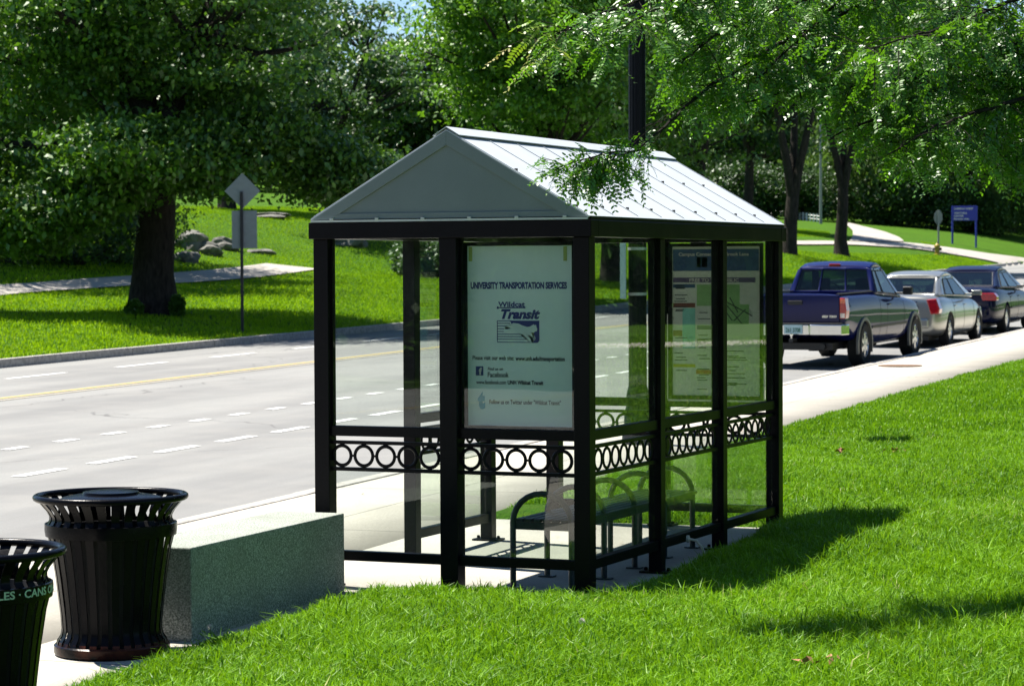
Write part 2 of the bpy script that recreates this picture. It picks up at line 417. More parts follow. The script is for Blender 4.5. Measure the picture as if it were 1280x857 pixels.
# kerbs: granite stones in a row
def kerb(name, q0, q1, s0, s1, top, depth):
    mb = MB(); s = s0
    while s < s1:
        L = random.uniform(1.7, 2.3); a, b = s+.006, s+L-.006
        j = random.uniform(-.006, .006); dz = random.uniform(-.004, .004)
        za, zb = float(Zr(a))+top+dz, float(Zr(b))+top+dz
        mb.add([(q0+j, a, za-depth), (q1+j, a, za-depth), (q1+j, b, zb-depth), (q0+j, b, zb-depth), (q0+j, a, za), (q1+j, a, za), (q1+j, b, zb), (q0+j, b, zb)],
               [(0, 3, 2, 1), (4, 5, 6, 7), (0, 1, 5, 4), (1, 2, 6, 5), (2, 3, 7, 6), (3, 0, 4, 7)])
        s += L
    o = mb.build(name, M['kerb'], bevel=.012); o.rotation_euler = (0, 0, math.atan2(-RX, RY)); tag(o, kind='structure')
kerb('kerb', -4.56, -4.40, -40, 140, .012, .35)
kerb('kerb', -20.52, -20.36, -30, 135, .03, .4)
# sidewalk
def flat(name, s_l, q_l, lift, mat, skirt=.12):
    o = grid_mesh(name, s_l, q_l, lambda s, q: Zr(s)+lift, mat, True); tag(o, kind='structure')
    m = o.modifiers.new('thick', 'SOLIDIFY'); m.thickness = skirt; m.offset = -1; return o
flat('sidewalk', ar(-60, 200, 1.), np.array([-4.385, -3.6, -2.33]), .004, M['concrete'])
flat('waiting_area_pavement', np.array([-60, -30, -10, -5., -2, -.068]), np.array([-2.322, -1.7, -1.40]), .002, M['concrete'])
flat('shelter_slab', np.array([-.06, 1, 2, 3, 3.98]), np.array([-2.322, -1.8, -1, 0, .17]), .006, M['slab'])
# a far walk that shows only mirrored in the glass, and the footpaths over the lawns
PATHS = []
def ribbon(name, pts, wid, mat, lift=.03):
    pts = np.array(pts, float); dense = []
    for i in range(len(pts)-1):
        n = max(2, int(np.linalg.norm(pts[i+1]-pts[i])/.6))
        for k in range(n): dense.append(pts[i]+(pts[i+1]-pts[i])*k/n)
    dense.append(pts[-1]); dense = np.array(dense)
    for _ in range(8): dense[1:-1] = (dense[:-2]+2*dense[1:-1]+dense[2:])/4
    PATHS.append((dense[::3], wid))
    t = np.gradient(dense, axis=0); t /= np.linalg.norm(t, axis=1)[:, None]; nn = np.stack([t[:, 1], -t[:, 0]], -1)
    cols = 7; V = []
    for j in range(cols):
        p = dense+nn*wid*(j/(cols-1)-.5)
        V.append(np.column_stack([p, H(p[:, 0], p[:, 1])+lift]))
    V = np.stack(V, 1); n = len(dense)
    f = [(i*cols+j, (i+1)*cols+j, (i+1)*cols+j+1, i*cols+j+1) for i in range(n-1) for j in range(cols-1)]
    mb = MB(); mb.add(V.reshape(-1, 3).tolist(), f)
    o = mb.build(name, mat, recalc=False, smooth=True); tag(o, kind='structure'); return o
def landp(*uv): return [land(u, v)[:2] for u, v in uv]
p = landp((-120, 376), (0, 365), (90, 359), (160, 353), (240, 348), (300, 343), (345, 337))
p.append(p[-1]+(p[-1]-p[-2])*.5)
ribbon('footpath', p, 2.1, M['pathmat'], .05)
def strip_lr(name, Lp, Rp, mat, lift=.07):
    A = np.array(landp(*Lp)); B_ = np.array(landp(*Rp)); V = []; n = 0
    PATHS.append(((A+B_)/2, float(np.linalg.norm(A-B_, axis=1).mean())))
    for k in range(len(A)-1):
        for t_ in np.linspace(0, 1, 9)[:(9 if k == len(A)-2 else 8)]:
            a = A[k]+(A[k+1]-A[k])*t_; e_ = B_[k]+(B_[k+1]-B_[k])*t_
            for w_ in np.linspace(0, 1, 6):
                q = a+(e_-a)*w_; V.append((q[0], q[1], float(H(q[0], q[1]))+lift))
            n += 1
    f = [(i*6+j, i*6+6+j, i*6+7+j, i*6+j+1) for i in range(n-1) for j in range(5)]
    o = MB().add(V, f).build(name, mat, recalc=False, smooth=True); tag(o, kind='structure')
strip_lr('side_path', [(960, 302.5), (1070, 303.5), (1130, 304), (1173, 309), (1235, 318), (1290, 325)], [(960, 306.5), (1070, 307.5), (1130, 310.5), (1180, 317.5), (1232, 326), (1290, 334)], M['pathmat'])
strip_lr('uphill_path', [(1062, 302.5), (1066, 297), (1066, 290), (1060, 284), (1050, 280)], [(1130, 303), (1124, 298), (1106, 291), (1080, 284.5), (1062, 280)], M['pathmat'], .08)
ribbon('walk_beside_lawn', [(26, 12), (15, 22), (8.2, 27.5), (4, 33), (0, 44), (-2.5, 60)], 2.0, M['concrete'], .03)

# ------------------------------------------------------------------ the bus shelter
WX, LY, HB = 1.787, 3.90, 2.2
sh = thing('bus_shelter', (0, 0, 0), 'black metal and glass bus shelter with pale gabled roof standing beside the road', 'bus shelter')
def gz(y): return float(Zr(y))+.008
def post(x, y, w=.105, name='post'):
    o = MB().box(-w/2, w/2, -w/2, w/2, gz(y)+.012, HB).build('post', M['black'], sh, bevel=.004); o.location = (x, y, 0)
    b = MB().box(-.10, .10, -.075, .075, gz(y), gz(y)+.012)
    for sx in (-.08, .08): b.lathe([(.013, gz(y)+.012), (.013, gz(y)+.03), (.004, gz(y)+.034)], 6, (sx, 0, 0))
    b = b.build('base_plate', M['black'], o)
    gro = MB()
    return o
ys = [0, LY/3, 2*LY/3, LY]
for y in ys: post(0, y, .105 if y in (0, LY) else .09)
for y in ys: post(-WX, y, .105 if y in (0, LY) else .09)
post(-WX/2, 0, .12); post(-WX/2, LY, .10)
# beam round the top
mb = MB(); e = .075
for z0, z1, ee in ((HB, HB+.105, e),):
    mb.box(-WX-ee, ee, -ee, ee-.02, z0, z1); mb.box(-WX-ee, ee, LY-ee+.02, LY+ee, z0, z1)
    mb.box(-ee, ee-.001, ee-.018, LY-ee+.018, z0+.001, z1-.001); mb.box(-WX-ee+.001, -WX+ee, ee-.018, LY-ee+.018, z0+.001, z1-.001)
mb.build('fascia_beam', M['black'], sh, bevel=.004)
# rails and rings
def along(axis, fixed, a, b, face):
    "one bay between two posts; axis 'x' or 'y'"
    def bx(mb, z0, z1, t0, t1):
        if axis == 'x': mb.box(a, b, fixed+t0, fixed+t1, z0, z1)
        else: mb.box(fixed+t0, fixed+t1, a, b, z0, z1)
    o = MB(); bx(o, .150, .212, -.03, .03); o.build('bottom_rail', M['black'], sh, bevel=.003)
    o = MB(); bx(o, .945, 1.01, -.028, .028); o.build('middle_rail', M['black'], sh, bevel=.003)
    o = MB(); bx(o, .893, .915, -.016, .016); bx(o, .722, .745, -.016, .016)
    rr = .0745; n = int((b-a)/.152)+1; pitch = .1545 if axis == 'x' else .1515
    for k in range(n):
        c = a+(.066 if axis == 'x' else .02)+k*pitch
        if c-rr*.6 < a or c+rr*.55 > b: continue
        if axis == 'x': o.torus((c, fixed, .819), rr-.0115, .0115, .007, 'y', 32, 8)
        else: o.torus((fixed, c, .819), rr-.0115, .0115, .007, 'x', 32, 8)
        d = a+(.066 if axis == 'x' else .02)+(k+.5)*pitch
        if d < b-.03:
            if axis == 'x': o.box(d-.008, d+.008, fixed-.006, fixed+.006, .812, .826)
            else: o.box(fixed-.006, fixed+.006, d-.008, d+.008, .812, .826)
    o.build('ring_panel', M['black'], sh, smooth=True)
    for z0, z1 in ((1.012, HB-.004), (.214, .720)):
        o = MB(); s = .003
        if axis == 'x': o.box(a+.012, b-.012, fixed-s, fixed+s, z0, z1)
        else: o.box(fixed-s, fixed+s, a+.012, b-.012, z0, z1)
        o.build('glass_pane', M['glass'], sh)
    w = .012
    for c in (a+w/2, b-w/2):
        o = MB()
        if axis == 'x': o.box(c-w/2+.0005, c+w/2-.0005, fixed-.014, fixed+.014, 1.013, HB-.002)
        else: o.box(fixed-.014, fixed+.014, c-w/2+.0005, c+w/2-.0005, 1.013, HB-.002)
        o.build('glazing_bead', M['black'], sh)
h = .053
along('x', 0, -WX+h, -WX/2-.06, -1); along('x', 0, -WX/2+.06, -h, -1)
along('x', LY, -WX+h, -WX/2-.05, 1); along('x', LY, -WX/2+.05, -h, 1)
for i in range(3): along('y', 0, ys[i]+(h if i == 0 else .045), ys[i+1]-(h if i == 2 else .045), 1)
along('y', -WX, ys[1]+.045, ys[2]-.045, -1)
# roof
ex0, ex1, ey0, ey1, ze, za = -WX-.055, .055, -.07, LY+.07, HB+.118, 2.86
mid = -WX/2
for sgn in (-1, 1):
    xe = ex1 if sgn > 0 else ex0
    o = MB(); nx = Vector((za-ze, 0, abs(xe-mid))).normalized(); tx = nx.x*.012*sgn; tz = nx.z*.012
    o.add([(xe, ey0, ze), (mid, ey0, za), (mid, ey1, za), (xe, ey1, ze), (xe+tx, ey0, ze+tz), (mid, ey0, za+tz*1.3), (mid, ey1, za+tz*1.3), (xe+tx, ey1, ze+tz)],
          [(0, 1, 2, 3), (4, 7, 6, 5), (0, 4, 5, 1), (3, 2, 6, 7), (0, 3, 7, 4)])
    rp = o.build('roof_panel', M['roof'], sh)
    o = MB(); n = 9
    for k in range(n+1):
        y = ey0+.012+(ey1-ey0-.024)*k/n; w = .003
        a = Vector((xe, y, ze+tz)); b = Vector((mid, y, za+tz)); hgt = .008
        nn = Vector((nx.x*sgn, 0, nx.z))
        a2 = a+(b-a)*.015; 
        v = []
        for p_ in (a2, b):
            for dy in (-w, w):
                v += [p_+Vector((0, dy, 0)), p_+Vector((0, dy, 0))+nn*hgt]
        o.add(v, [(0, 1, 3, 2), (4, 6, 7, 5), (1, 5, 7, 3), (0, 4, 5, 1), (2, 3, 7, 6), (0, 2, 6, 4)])
    o.build('roof_seam', M['roof'], rp)
    for k in range(n+1):
        y = ey0+.012+(ey1-ey0-.024)*k/n+.02
        for fr in (.10, .52, .93):
            if sgn < 0 and fr > .2: continue
            o = MB()
            p_ = Vector((xe, y, ze+tz))*(1-fr)+Vector((mid, y, za+tz))*fr+Vector((nx.x*sgn, 0, nx.z))*.008
            o.box(p_.x-.008, p_.x+.008, y-.008, y+.008, p_.z-.008, p_.z+.008)
            o.build('roof_screw', M['screw'], rp)
o = MB()
for sgn in (-1, 1):
    xe = mid+sgn*.09; zz = za+.026-.09*(za-ze)/(ex1-mid)
    o.add([(mid, ey0-.004, za+.028), (xe, ey0-.004, zz), (xe, ey1+.004, zz), (mid, ey1+.004, za+.028), (mid, ey0-.004, za+.034), (xe, ey0-.004, zz+.006), (xe, ey1+.004, zz+.006), (mid, ey1+.004, za+.034)],
          [(0, 1, 2, 3), (4, 7, 6, 5), (0, 4, 5, 1), (1, 5, 6, 2), (2, 6, 7, 3), (3, 7, 4, 0)])
o.build('ridge_cap', M['roof'], sh)
for yy, sg in ((ey0, -1), (ey1, 1)):
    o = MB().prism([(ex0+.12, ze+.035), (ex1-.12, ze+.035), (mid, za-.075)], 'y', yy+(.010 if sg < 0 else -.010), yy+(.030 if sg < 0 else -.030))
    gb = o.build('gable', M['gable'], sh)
    o = MB()
    for sgn in (-1, 1):      # barge boards
        xe = ex1 if sgn > 0 else ex0
        a = (xe, ze+.004); b = (mid, za+.008); c = (mid, za-.082); d = (xe-sgn*.135, ze+.004)
        o.prism([a, b, c, d], 'y', yy+(-.002 if sg < 0 else .002), yy+(.02 if sg < 0 else -.02))
    o.build('barge_board', M['gable'], gb, bevel=.002)
    o = MB(); o.box(ex0+.14, ex1-.14, min(yy, yy+sg*-.018), max(yy, yy+sg*-.018), ze+.006, ze+.042); o.build('sill_board', M['gable'], gb, bevel=.002)
    o = MB(); o.box(ex0, ex1, min(yy-sg*.0, yy+sg*.012), max(yy, yy+sg*.012), HB+.106, HB+.119)
    for k in range(6): 
        xx = ex0+.15+k*(ex1-ex0-.3)/5; o.box(xx-.012, xx+.012, yy+sg*.012-.004, yy+sg*.012+.004, HB+.119, HB+.130)
    o.build('gable_flashing', M['trim'], gb)
mb = MB(); mb.box(ex1-.05, ex1+.012, ey0+.02, ey1-.02, HB+.106, HB+.122); mb.box(ex0-.012, ex0+.05, ey0+.02, ey1-.02, HB+.106, HB+.122)
mb.build('eave_gutter', M['black'], sh)
mb = MB(); mb.box(ex0+.06, ex1-.06, ey0+.06, ey1-.06, HB+.085, HB+.098); mb.build('ceiling_panel', M['gable'], sh)

# posters
M['paper'] = simple('poster_paper', (.42, .58, .58), .55, var=.05, scale=3)
tt = NT('poster_backlit'); n = tt.noise(tt.coord('Object', (1, 1, 2.2)), 2.5, 5); c = tt.ramp(n, [(.3, (.80, .92, .95)), (.7, (.88, .96, .98))])
b = tt.bsdf(c, .35, 0, .5); tr = tt.n('ShaderNodeBsdfTranslucent'); tt.l(c, tr.inputs[0]); mx = tt.n('ShaderNodeMixShader'); mx.inputs[0].default_value = .25
tt.l(b.outputs[0], mx.inputs[1]); tt.l(tr.outputs[0], mx.inputs[2]); tt.l(mx.outputs[0], tt.out.inputs[0]); M['paper'] = tt.m
M['ink'] = simple('navy_ink', (.012, .022, .20), .5)
M['ink_black'] = simple('black_ink', (.01, .013, .04), .5)
M['ink_fb'] = simple('blue_ink', (.02, .045, .20), .5)
M['ink_tw'] = simple('light_blue_ink', (.10, .42, .58), .5)
M['tape'] = simple('masking_tape', (.45, .52, .16), .6)
def PX(u): return -WX/2+(u-566)/184.6
def PZ(v): return (737.5-v)*.00499
yP = .040
pf = thing('poster', (0, 0, 0), 'pale teal transit poster with navy lettering and running cat logo, framed in the near end', 'poster')
MB().box(PX(583), PX(713), yP, yP+.004, PZ(531.5), PZ(307)).build('paper', M['paper'], pf)
o = MB(); a0, a1, b0, b1 = PX(578), PX(717), PZ(536), PZ(302)
for (x0, x1, z0, z1) in ((a0, PX(583)-.001, b0, b1), (PX(713)+.001, a1, b0, b1), (PX(583), PX(713), b0, PZ(531.5)-.001), (PX(583), PX(713), PZ(307)+.001, b1)):
    o.box(x0, x1, yP-.008, yP+.012, z0, z1)
o.build('frame', M['black'], pf, bevel=.002)
for u in (587, 705): MB().box(PX(u-2.2), PX(u+2.2), yP-.0035, yP-.002, PZ(326), PZ(308)).build('tape_strip', M['tape'], pf)
def ptext(lst, mat, name, PXf=PX, PZf=PZ, y=yP, par=pf):
    m = MB()
    for (s_, u0, u1, v, hpx, sh_, bo) in lst:
        text_mb(m, s_, (PXf(u0)+PXf(u1))/2, PZf(v), PXf(u1)-PXf(u0), hpx*.00499, y-.0015, sh_, bo)
    return m.build(name, mat, par, recalc=False)
ptext([('UNIVERSITY TRANSPORTATION SERVICES', 587, 707, 356, 8, 0, .05),
       ('Wildcat', 621.5, 655, 379.5, 6.5, 0, .03), ('Transit', 625, 674, 391.5, 11.5, .3, .05)], M['ink'], 'heading_lettering')
ptext([('Please visit our web site:', 589, 641, 446.5, 5.5, 0, .02), ('www.unh.edu/transportation', 643, 704, 447, 5.5, 0, .04),
       ('Find us on', 608, 627.5, 460.3, 4, .2, .02), ('Facebook', 608, 634.5, 467.5, 6.5, 0, .02),
       ('www.facebook.com', 593.5, 631, 477, 5, 0, .02), ('UNH Wildcat Transit', 633, 677.5, 477, 5, 0, .045),
       ('Follow us on Twitter under "Wildcat Transit"', 610, 699, 501.5, 5.5, 0, .02)], M['ink_black'], 'small_lettering')
o = MB(); o.box(PX(621), PX(655.5), yP-.0025, yP-.001, PZ(384.6), PZ(383.2))
o.box(PX(620), PX(622), yP-.0025, yP-.001, PZ(385.5), PZ(382.5))
# running cat emblem: navy rounded plate, pale cat, stripes to the left
def LG(x, y): return (PX(620+x/571*53.3), PZ(400+y/303*27.5))   # emblem box 571 x 303 (from the enlarged photograph)
plate = [(165, 0), (565, 0), (565, 275), (540, 303), (435, 303), (330, 190), (230, 140), (200, 100), (205, 70)]
o.prism([LG(*p) for p in plate], 'y', yP-.0022, yP-.001)
for yy_, xe_ in ((0, 180), (33, 190), (70, 200), (107, 90), (145, 85), (182, 330), (215, 365), (252, 400), (292, 440)):
    o.prism([LG(0, yy_), LG(xe_, yy_), LG(xe_+8, yy_+10), LG(0, yy_+10)], 'y', yP-.0021, yP-.001)
o.prism([LG(0, 0), LG(8, 0), LG(8, 290), LG(0, 280)], 'y', yP-.00205, yP-.001)
o.build('emblem', M['ink'], pf)
cat_ = [(185, 15), (195, 45), (225, 32), (290, 40), (340, 65), (400, 85), (440, 82), (470, 62), (495, 48), (500, 62), (522, 55), (528, 85), (540, 118), (530, 145), (508, 150), (492, 165), (470, 162), (462, 175),
        (505, 210), (515, 240), (505, 268), (490, 262), (470, 225), (430, 195), (410, 200), (450, 250), (482, 292), (465, 303), (430, 290), (390, 230), (345, 190), (300, 180), (250, 150), (200, 158), (150, 165), (95, 155), (80, 135), (110, 120), (160, 115),
        (195, 105), (150, 100), (100, 112), (82, 100), (110, 82), (170, 72), (190, 62), (178, 40), (170, 22)]
cm = bmesh.new(); vs_ = [cm.verts.new((LG(*p)[0], yP-.0032, LG(*p)[1])) for p in cat_]; ff = cm.faces.new(vs_)
bmesh.ops.triangulate(cm, faces=[ff], ngon_method='EAR_CLIP'); me = bpy.data.meshes.new('running_cat'); cm.to_mesh(me); cm.free()
me.materials.append(M['paper']); oc = bpy.data.objects.new('running_cat', me); COL.objects.link(oc); oc.parent = pf
o = MB(); o.box(PX(593), PX(602.5), yP-.002, yP-.001, PZ(469), PZ(457.5)); o.build('blue_square', M['ink_fb'], pf)
o = MB(); text_mb(o, 'f', PX(599), PZ(463.3), .022, .042, yP-.003, 0, .05); o.build('letter_f', M['white'], pf, recalc=False)
o = MB(); text_mb(o, 't', PX(600), PZ(499), .05, .095, yP-.002, 0, .09); o.build('letter_t', M['ink_tw'], pf, recalc=False)

# far-end poster
def QX(u): return (u-966)/152.2
def QZ(v): return 2.2-(v-302.5)/160.5
yQ = LY-.045
pb = thing('poster', (0, 0, 0), 'large route poster with dark blue header, timetable and green map at the far end', 'poster')
M['paper2'] = simple('poster_sheet', (.62, .68, .62), .55, var=.05, scale=3)
MB().box(QX(845), QX(951), yQ, yQ+.004, QZ(489), QZ(308)).build('paper', M['paper2'], pb)
o = MB()
for (x0, x1, z0, z1) in ((QX(840), QX(845)-.001, QZ(494), QZ(304)), (QX(951)+.001, QX(955), QZ(494), QZ(304)), (QX(845), QX(951), QZ(494), QZ(489)-.001), (QX(845), QX(951), QZ(308)+.001, QZ(304))):
    o.box(x0, x1, yQ-.008, yQ+.012, z0, z1)
o.build('frame', M['black'], pb)
o = MB(); o.box(QX(838.5), QX(840)-.001, yQ-.004, yQ+.006, QZ(496.5), QZ(390)); o.box(QX(955)+.001, QX(956.5), yQ-.004, yQ+.006, QZ(496.5), QZ(455)); o.box(QX(838.5), QX(956.5), yQ-.004, yQ+.006, QZ(496.5), QZ(494)-.001)
o.build('white_edging', M['white'], pb)
def patch(lst, mat, name):
    m = MB()
    for (u0, u1, v0, v1) in lst: m.box(QX(u0), QX(u1), yQ-.0012, yQ-.0002, QZ(v1), QZ(v0))
    return m.build(name, mat, pb)
patch([(846, 950, 311, 337.5), (846, 873, 353.5, 358)], simple('header_blue', (.03, .09, .22), .5), 'header_band')
patch([(846, 946, 345.5, 351.5), (875, 893, 404, 408.5)], simple('purple_band', (.10, .08, .19), .5), 'purple_band')
patch([(846, 873, 376.5, 382), (846, 857, 410, 417)], simple('maroon_band', (.16, .05, .04), .5), 'maroon_band')
patch([(857.5, 873, 383, 432)], simple('teal_block', (.22, .58, .52), .5), 'teal_column')
patch([(875, 893, 354, 380), (909, 927, 354, 402), (927, 938, 378, 402)], simple('map_green', (.26, .50, .20), .5), 'map_green')
patch([(846, 873, 451, 455)], simple('band_yellow', (.45, .46, .05), .5), 'yellow_band')
patch([(874, 892, 458, 463)], simple('band_orange', (.42, .16, .05), .5), 'orange_band')
patch([(875, 880, 320.5, 333), (881, 888, 320.5, 333)], M['paper2'], 'header_box')
def qtext(lst, mat, name):
    m = MB()
    for (s_, u0, u1, v, hh) in lst: text_mb(m, s_, (QX(u0)+QX(u1))/2, QZ(v), QX(u1)-QX(u0), hh/160, yQ-.0022, 0, .03)
    return m.build(name, mat, pb, recalc=False)
qtext([('Campus Connector to Brook Lane', 853, 938, 317, 4.2), ('FREE TO THE PUBLIC', 866, 926, 348.6, 4.2)], M['white'], 'heading_lettering')
m = MB()
for k in range(46):                                      # grey rows of timetable print
    u0 = random.choice((847, 875, 911)); v = 355+random.random()*128
    if u0 == 911: v = 408+random.random()*70
    elif u0 == 875: v = 382+random.random()*100
    w_ = random.uniform(8, 24 if u0 == 911 else 16)
    u0 += random.uniform(0, 3); z = QZ(v)
    m.box(QX(u0), QX(min(u0+w_, {847: 873}.get(int(u0//1), 948))), yQ-.0018, yQ-.0010, z-.003, z+.003)
for (a, b_) in (((909, 374), (942, 392)), ((912, 380), (930, 402)), ((915, 370), (925, 388)), ((920, 398), (934, 384)), ((909, 385), (918, 398))):
    p0 = Vector((QX(a[0]), yQ-.0014, QZ(a[1]))); p1 = Vector((QX(b_[0]), yQ-.0014, QZ(b_[1]))); m.tube([p0, p1], .0035, 4)
m.build('printed_rows', M['ink_black'], pb)

# bench inside
bn = thing('bench', (0, 0, 0), 'slatted metal bench with arched armrests inside the bus shelter', 'bench')
for ya in (.30, .87, 1.44, 2.03, 2.62):
    g0 = gz(ya); x0, x1 = -.61, -.21; rr = (x1-x0)/2; pts = [(x0, ya, g0+.01), (x0, ya, .40)]
    for k in range(1, 12):
        a = pi-pi*k/12; pts.append(((x0+x1)/2+rr*cos(a), ya, .40+rr*.93*sin(a)))
    pts += [(x1, ya, .40), (x1, ya, g0+.01)]
    o = MB().tube(pts, .0195, 10); o.build('arch_armrest', M['bench'], bn, smooth=True)
    for x in (x0, x1): MB().box(x-.05, x+.05, ya-.035, ya+.035, g0, g0+.009).build('foot_plate', M['bench'], bn)
o = MB()
for k in range(7):
    x = -.595+k*.0625; o.box(x, x+.048, .30, 2.62, .405, .425)
o.build('seat', M['bench'], bn, bevel=.003)
o = MB(); o.box(-.60, -.22, .30, .34, .355, .403); o.box(-.60, -.22, 2.58, 2.62, .355, .403); o.box(-.625, -.598, .3, 2.62, .36, .404); o.box(-.222, -.20, .3, 2.62, .36, .404)
o.build('seat_frame', M['bench'], bn)
# bent pipe stub
o = MB(); b0 = (.19, 1.72); g0 = float(H(*b0))
pts = [(b0[0]+.02, b0[1], g0-.1), (b0[0], b0[1], g0+.05), (b0[0]-.02, b0[1], g0+.10), (b0[0]-.06, b0[1], g0+.145), (b0[0]-.11, b0[1]-.01, g0+.155)]
o.tube(pts, .009, 8); o.tube([(b0[0]-.108, b0[1]-.01, g0+.155), (b0[0]-.125, b0[1]-.012, g0+.155)], .026, 12)
tag(o.build('conduit_stub', M['ivory'], smooth=True), 'bent pale pipe stub with round cap sticking up beside the shelter', 'pipe')

# ------------------------------------------------------------------ granite block
o = MB(); zb = float(Zr(-1.2))
o.box(-.235, .235, -1.06, 1.06, zb-.02, zb+.515)
bl = o.build('granite_block', M['granite'], bevel=.008); bl.location = (-1.745, -1.24, 0); bl.rotation_euler = (0, 0, R(3.2))
tag(bl, 'long rectangular granite bench block between the litter bin and the shelter', 'stone block')

# ------------------------------------------------------------------ litter bins
prof = [(.300, .052), (.296, .075), (.276, .105), (.270, .14), (.276, .22), (.300, .42), (.325, .58), (.343, .650), (.352, .680), (.345, .706), (.330, .728), (.330, .748), (.346, .778), (.375, .812), (.398, .838)]
def bin_(x, y, label, lid, words):
    z0 = float(Zr(y))+.004
    t = thing('litter_bin', (x, y, z0), label, 'litter bin', 'slatted litter bins on the pavement')
    ns = 30
    for k in range(ns):
        a = 2*pi*(k+.5)/ns; w = .023; mb = MB(); V = []
        for r, z in prof:
            for da, dr in ((-1, 0), (1, 0), (1, -.006), (-1, -.006)):
                V.append(((r+dr)*cos(a)-da*w*sin(a)*(r/.35), (r+dr)*sin(a)+da*w*cos(a)*(r/.35), z))
        n = len(prof); F = [(i*4+j, i*4+(j+1) % 4, i*4+4+(j+1) % 4, i*4+4+j) for i in range(n-1) for j in range(4)]
        F += [(3, 2, 1, 0), (n*4-4, n*4-3, n*4-2, n*4-1)]
        mb.add(V, F); mb.build('slat', M['can'], t, smooth=True)
    MB().torus((0, 0, .848), .400, .020, .019, 'z', 56, 10).build('rim', M['can'], t, smooth=True)
    MB().lathe([(.345, .640), (.353, .642), (.357, .672), (.356, .708), (.347, .710), (.345, .64)], 56, cap=False).build('band', M['can'], t, smooth=True)
    MB().lathe([(.27, .0), (.305, .0), (.313, .012), (.313, .050), (.303, .058), (.27, .055), (.27, 0)], 48, cap=False).build('base_ring', M['can'], t, smooth=True)
    MB().lathe([(.235, .05), (.25, .3), (.285, .60), (.295, .69), (.290, .69), (.28, .60), (.24, .3), (.22, .06), (0, .06)], 40, cap=False).build('liner', M['liner'], t, smooth=True)
    if lid:
        MB().lathe([(.285, .822), (.285, .832), (.26, .846), (.20, .858), (.155, .862), (.15, .875), (.10, .882), (0, .884)], 40, cap=False).build('lid', M['can'], t, smooth=True)
        for k in range(4):
            a = pi/4+k*pi/2; MB().tube([(.30*cos(a), .30*sin(a), .70), (.272*cos(a), .272*sin(a), .826)], .008, 6).build('lid_stay', M['can'], t)
    if words:
        o = MB(); c0 = math.atan2(CP[1]-y, CP[0]-x)+R(42)
        def bend(p): a = c0+p[0]/.359; return (.3592*cos(a), .3592*sin(a), p[2])
        text_mb(o, words, 0, .684, .62, .036, 0, 0, .02, to=bend)
        lt = o.build('lettering', simple('pale_green_print', (.45, .60, .48), .5), t, recalc=False)
    return t
bin_(-1.69, -2.73, 'black slatted litter bin with a domed lid, next to the granite block', True, None)
bx_, by_ = at(-16, 873, 13.0)[:2]
bp_ = at(-32, 908, 11.6)
bin_(float(bp_[0]), float(bp_[1]), 'black slatted recycling bin with pale lettering, cut off at the left edge', False, 'BOTTLES \u00b7 CANS ONLY')

# ------------------------------------------------------------------ lamp post with stop sign plate
lx, ly = -3.72, 11.0; lz = float(Zr(ly))
lp = thing('lamp_post', (lx, ly, lz), 'tall black fluted lamp post rising behind the shelter roof', 'lamp post')
n = 16; V = []; zs = [.62, 5.1]
o = MB()
def flut(r, z, n=48): return [(r*(1-.07*(k % 4 in (0,)) )*cos(2*pi*k/n), r*(1-.07*(k % 4 == 0))*sin(2*pi*k/n), z) for k in range(n)]
vv = flut(.098, .60)+flut(.094, 2.6)+flut(.088, 5.1); n = 48
o.add(vv, [(i*n+k, i*n+(k+1) % n, (i+1)*n+(k+1) % n, (i+1)*n+k) for i in range(2) for k in range(n)]); o.build('shaft', M['black'], lp)
MB().lathe([(.17, 0), (.17, .10), (.15, .14), (.145, .34), (.12, .42), (.125, .5), (.115, .56), (.10, .62)], 32).build('base', M['black'], lp, smooth=True)
MB().lathe([(.09, 5.08), (.13, 5.12), (.10, 5.2), (.05, 5.3), (.05, 5.4), (.15, 5.5)], 24).build('capital', M['black'], lp, smooth=True)
MB().lathe([(.14, 5.5), (.22, 5.62), (.23, 5.8), (.16, 6.02), (.06, 6.12), (.0, 6.14)], 24, cap=False).build('lantern', M['white'], lp, smooth=True)
sg = thing('bus_stop_sign', (lx, ly, lz), 'narrow pale blue sign plate strapped to the black lamp post', 'sign')
M['signblue'] = simple('sign_face', (.09, .17, .18), .5)
o = MB().box(-.155, .155, -.003, .003, 1.55, 2.14); o.xf(Matrix.Translation((-.125, -.10, 0)) @ Matrix.Rotation(R(-58), 4, 'Z')); o.build('plate', M['signblue'], sg, bevel=.002)
for z in (1.60, 2.08): MB().lathe([(.101, z-.015), (.103, z-.015), (.103, z+.015), (.101, z+.015), (.101, z-.015)], 32, cap=False).build('strap', M['trim'], sg)

# ------------------------------------------------------------------ signs over the road and on the lawn
sx_, sy_ = land(303, 417)[:2]; szz = float(H(sx_, sy_)); 
pz = lambda v, d=59.5: (417-v)/FPX*d
s1 = thing('road_sign', (sx_, sy_, szz), 'back of a diamond road sign over a square plate on a dark post', 'road sign', rz=YAW*-1)
o = MB().box(-.032, .032, -.03, .03, -.1, pz(244)).build('post', M['post_dark'], s1)
o = MB(); c = pz(243); r = .405
o.prism([(.02-r, c), (.02, c-r), (.02+r, c), (.02, c+r)], 'y', .034, .038); o.build('diamond_plate', M['alu'], s1, bevel=.01)
o = MB(); o.box(-.225, .345, .034, .038, pz(313), pz(267)); o.build('rectangular_plate', M['alu'], s1)
s2x, s2y = spot(1173, 142); z2 = float(H(s2x, s2y)); k = 142/FPX
s2 = thing('stop_sign', (s2x, s2y, z2), 'grey back of a sign on a thin post by the side path', 'road sign', rz=-YAW)
MB().box(-.045, .045, -.04, .04, -.1, 54*k).build('post', M['alu'], s2)
o = MB(); o.prism([(.24*cos(pi/8+i*pi/4), 45*k+.42*sin(pi/8+i*pi/4)) for i in range(8)], 'y', .045, .055); o.build('plate', M['alu'], s2)
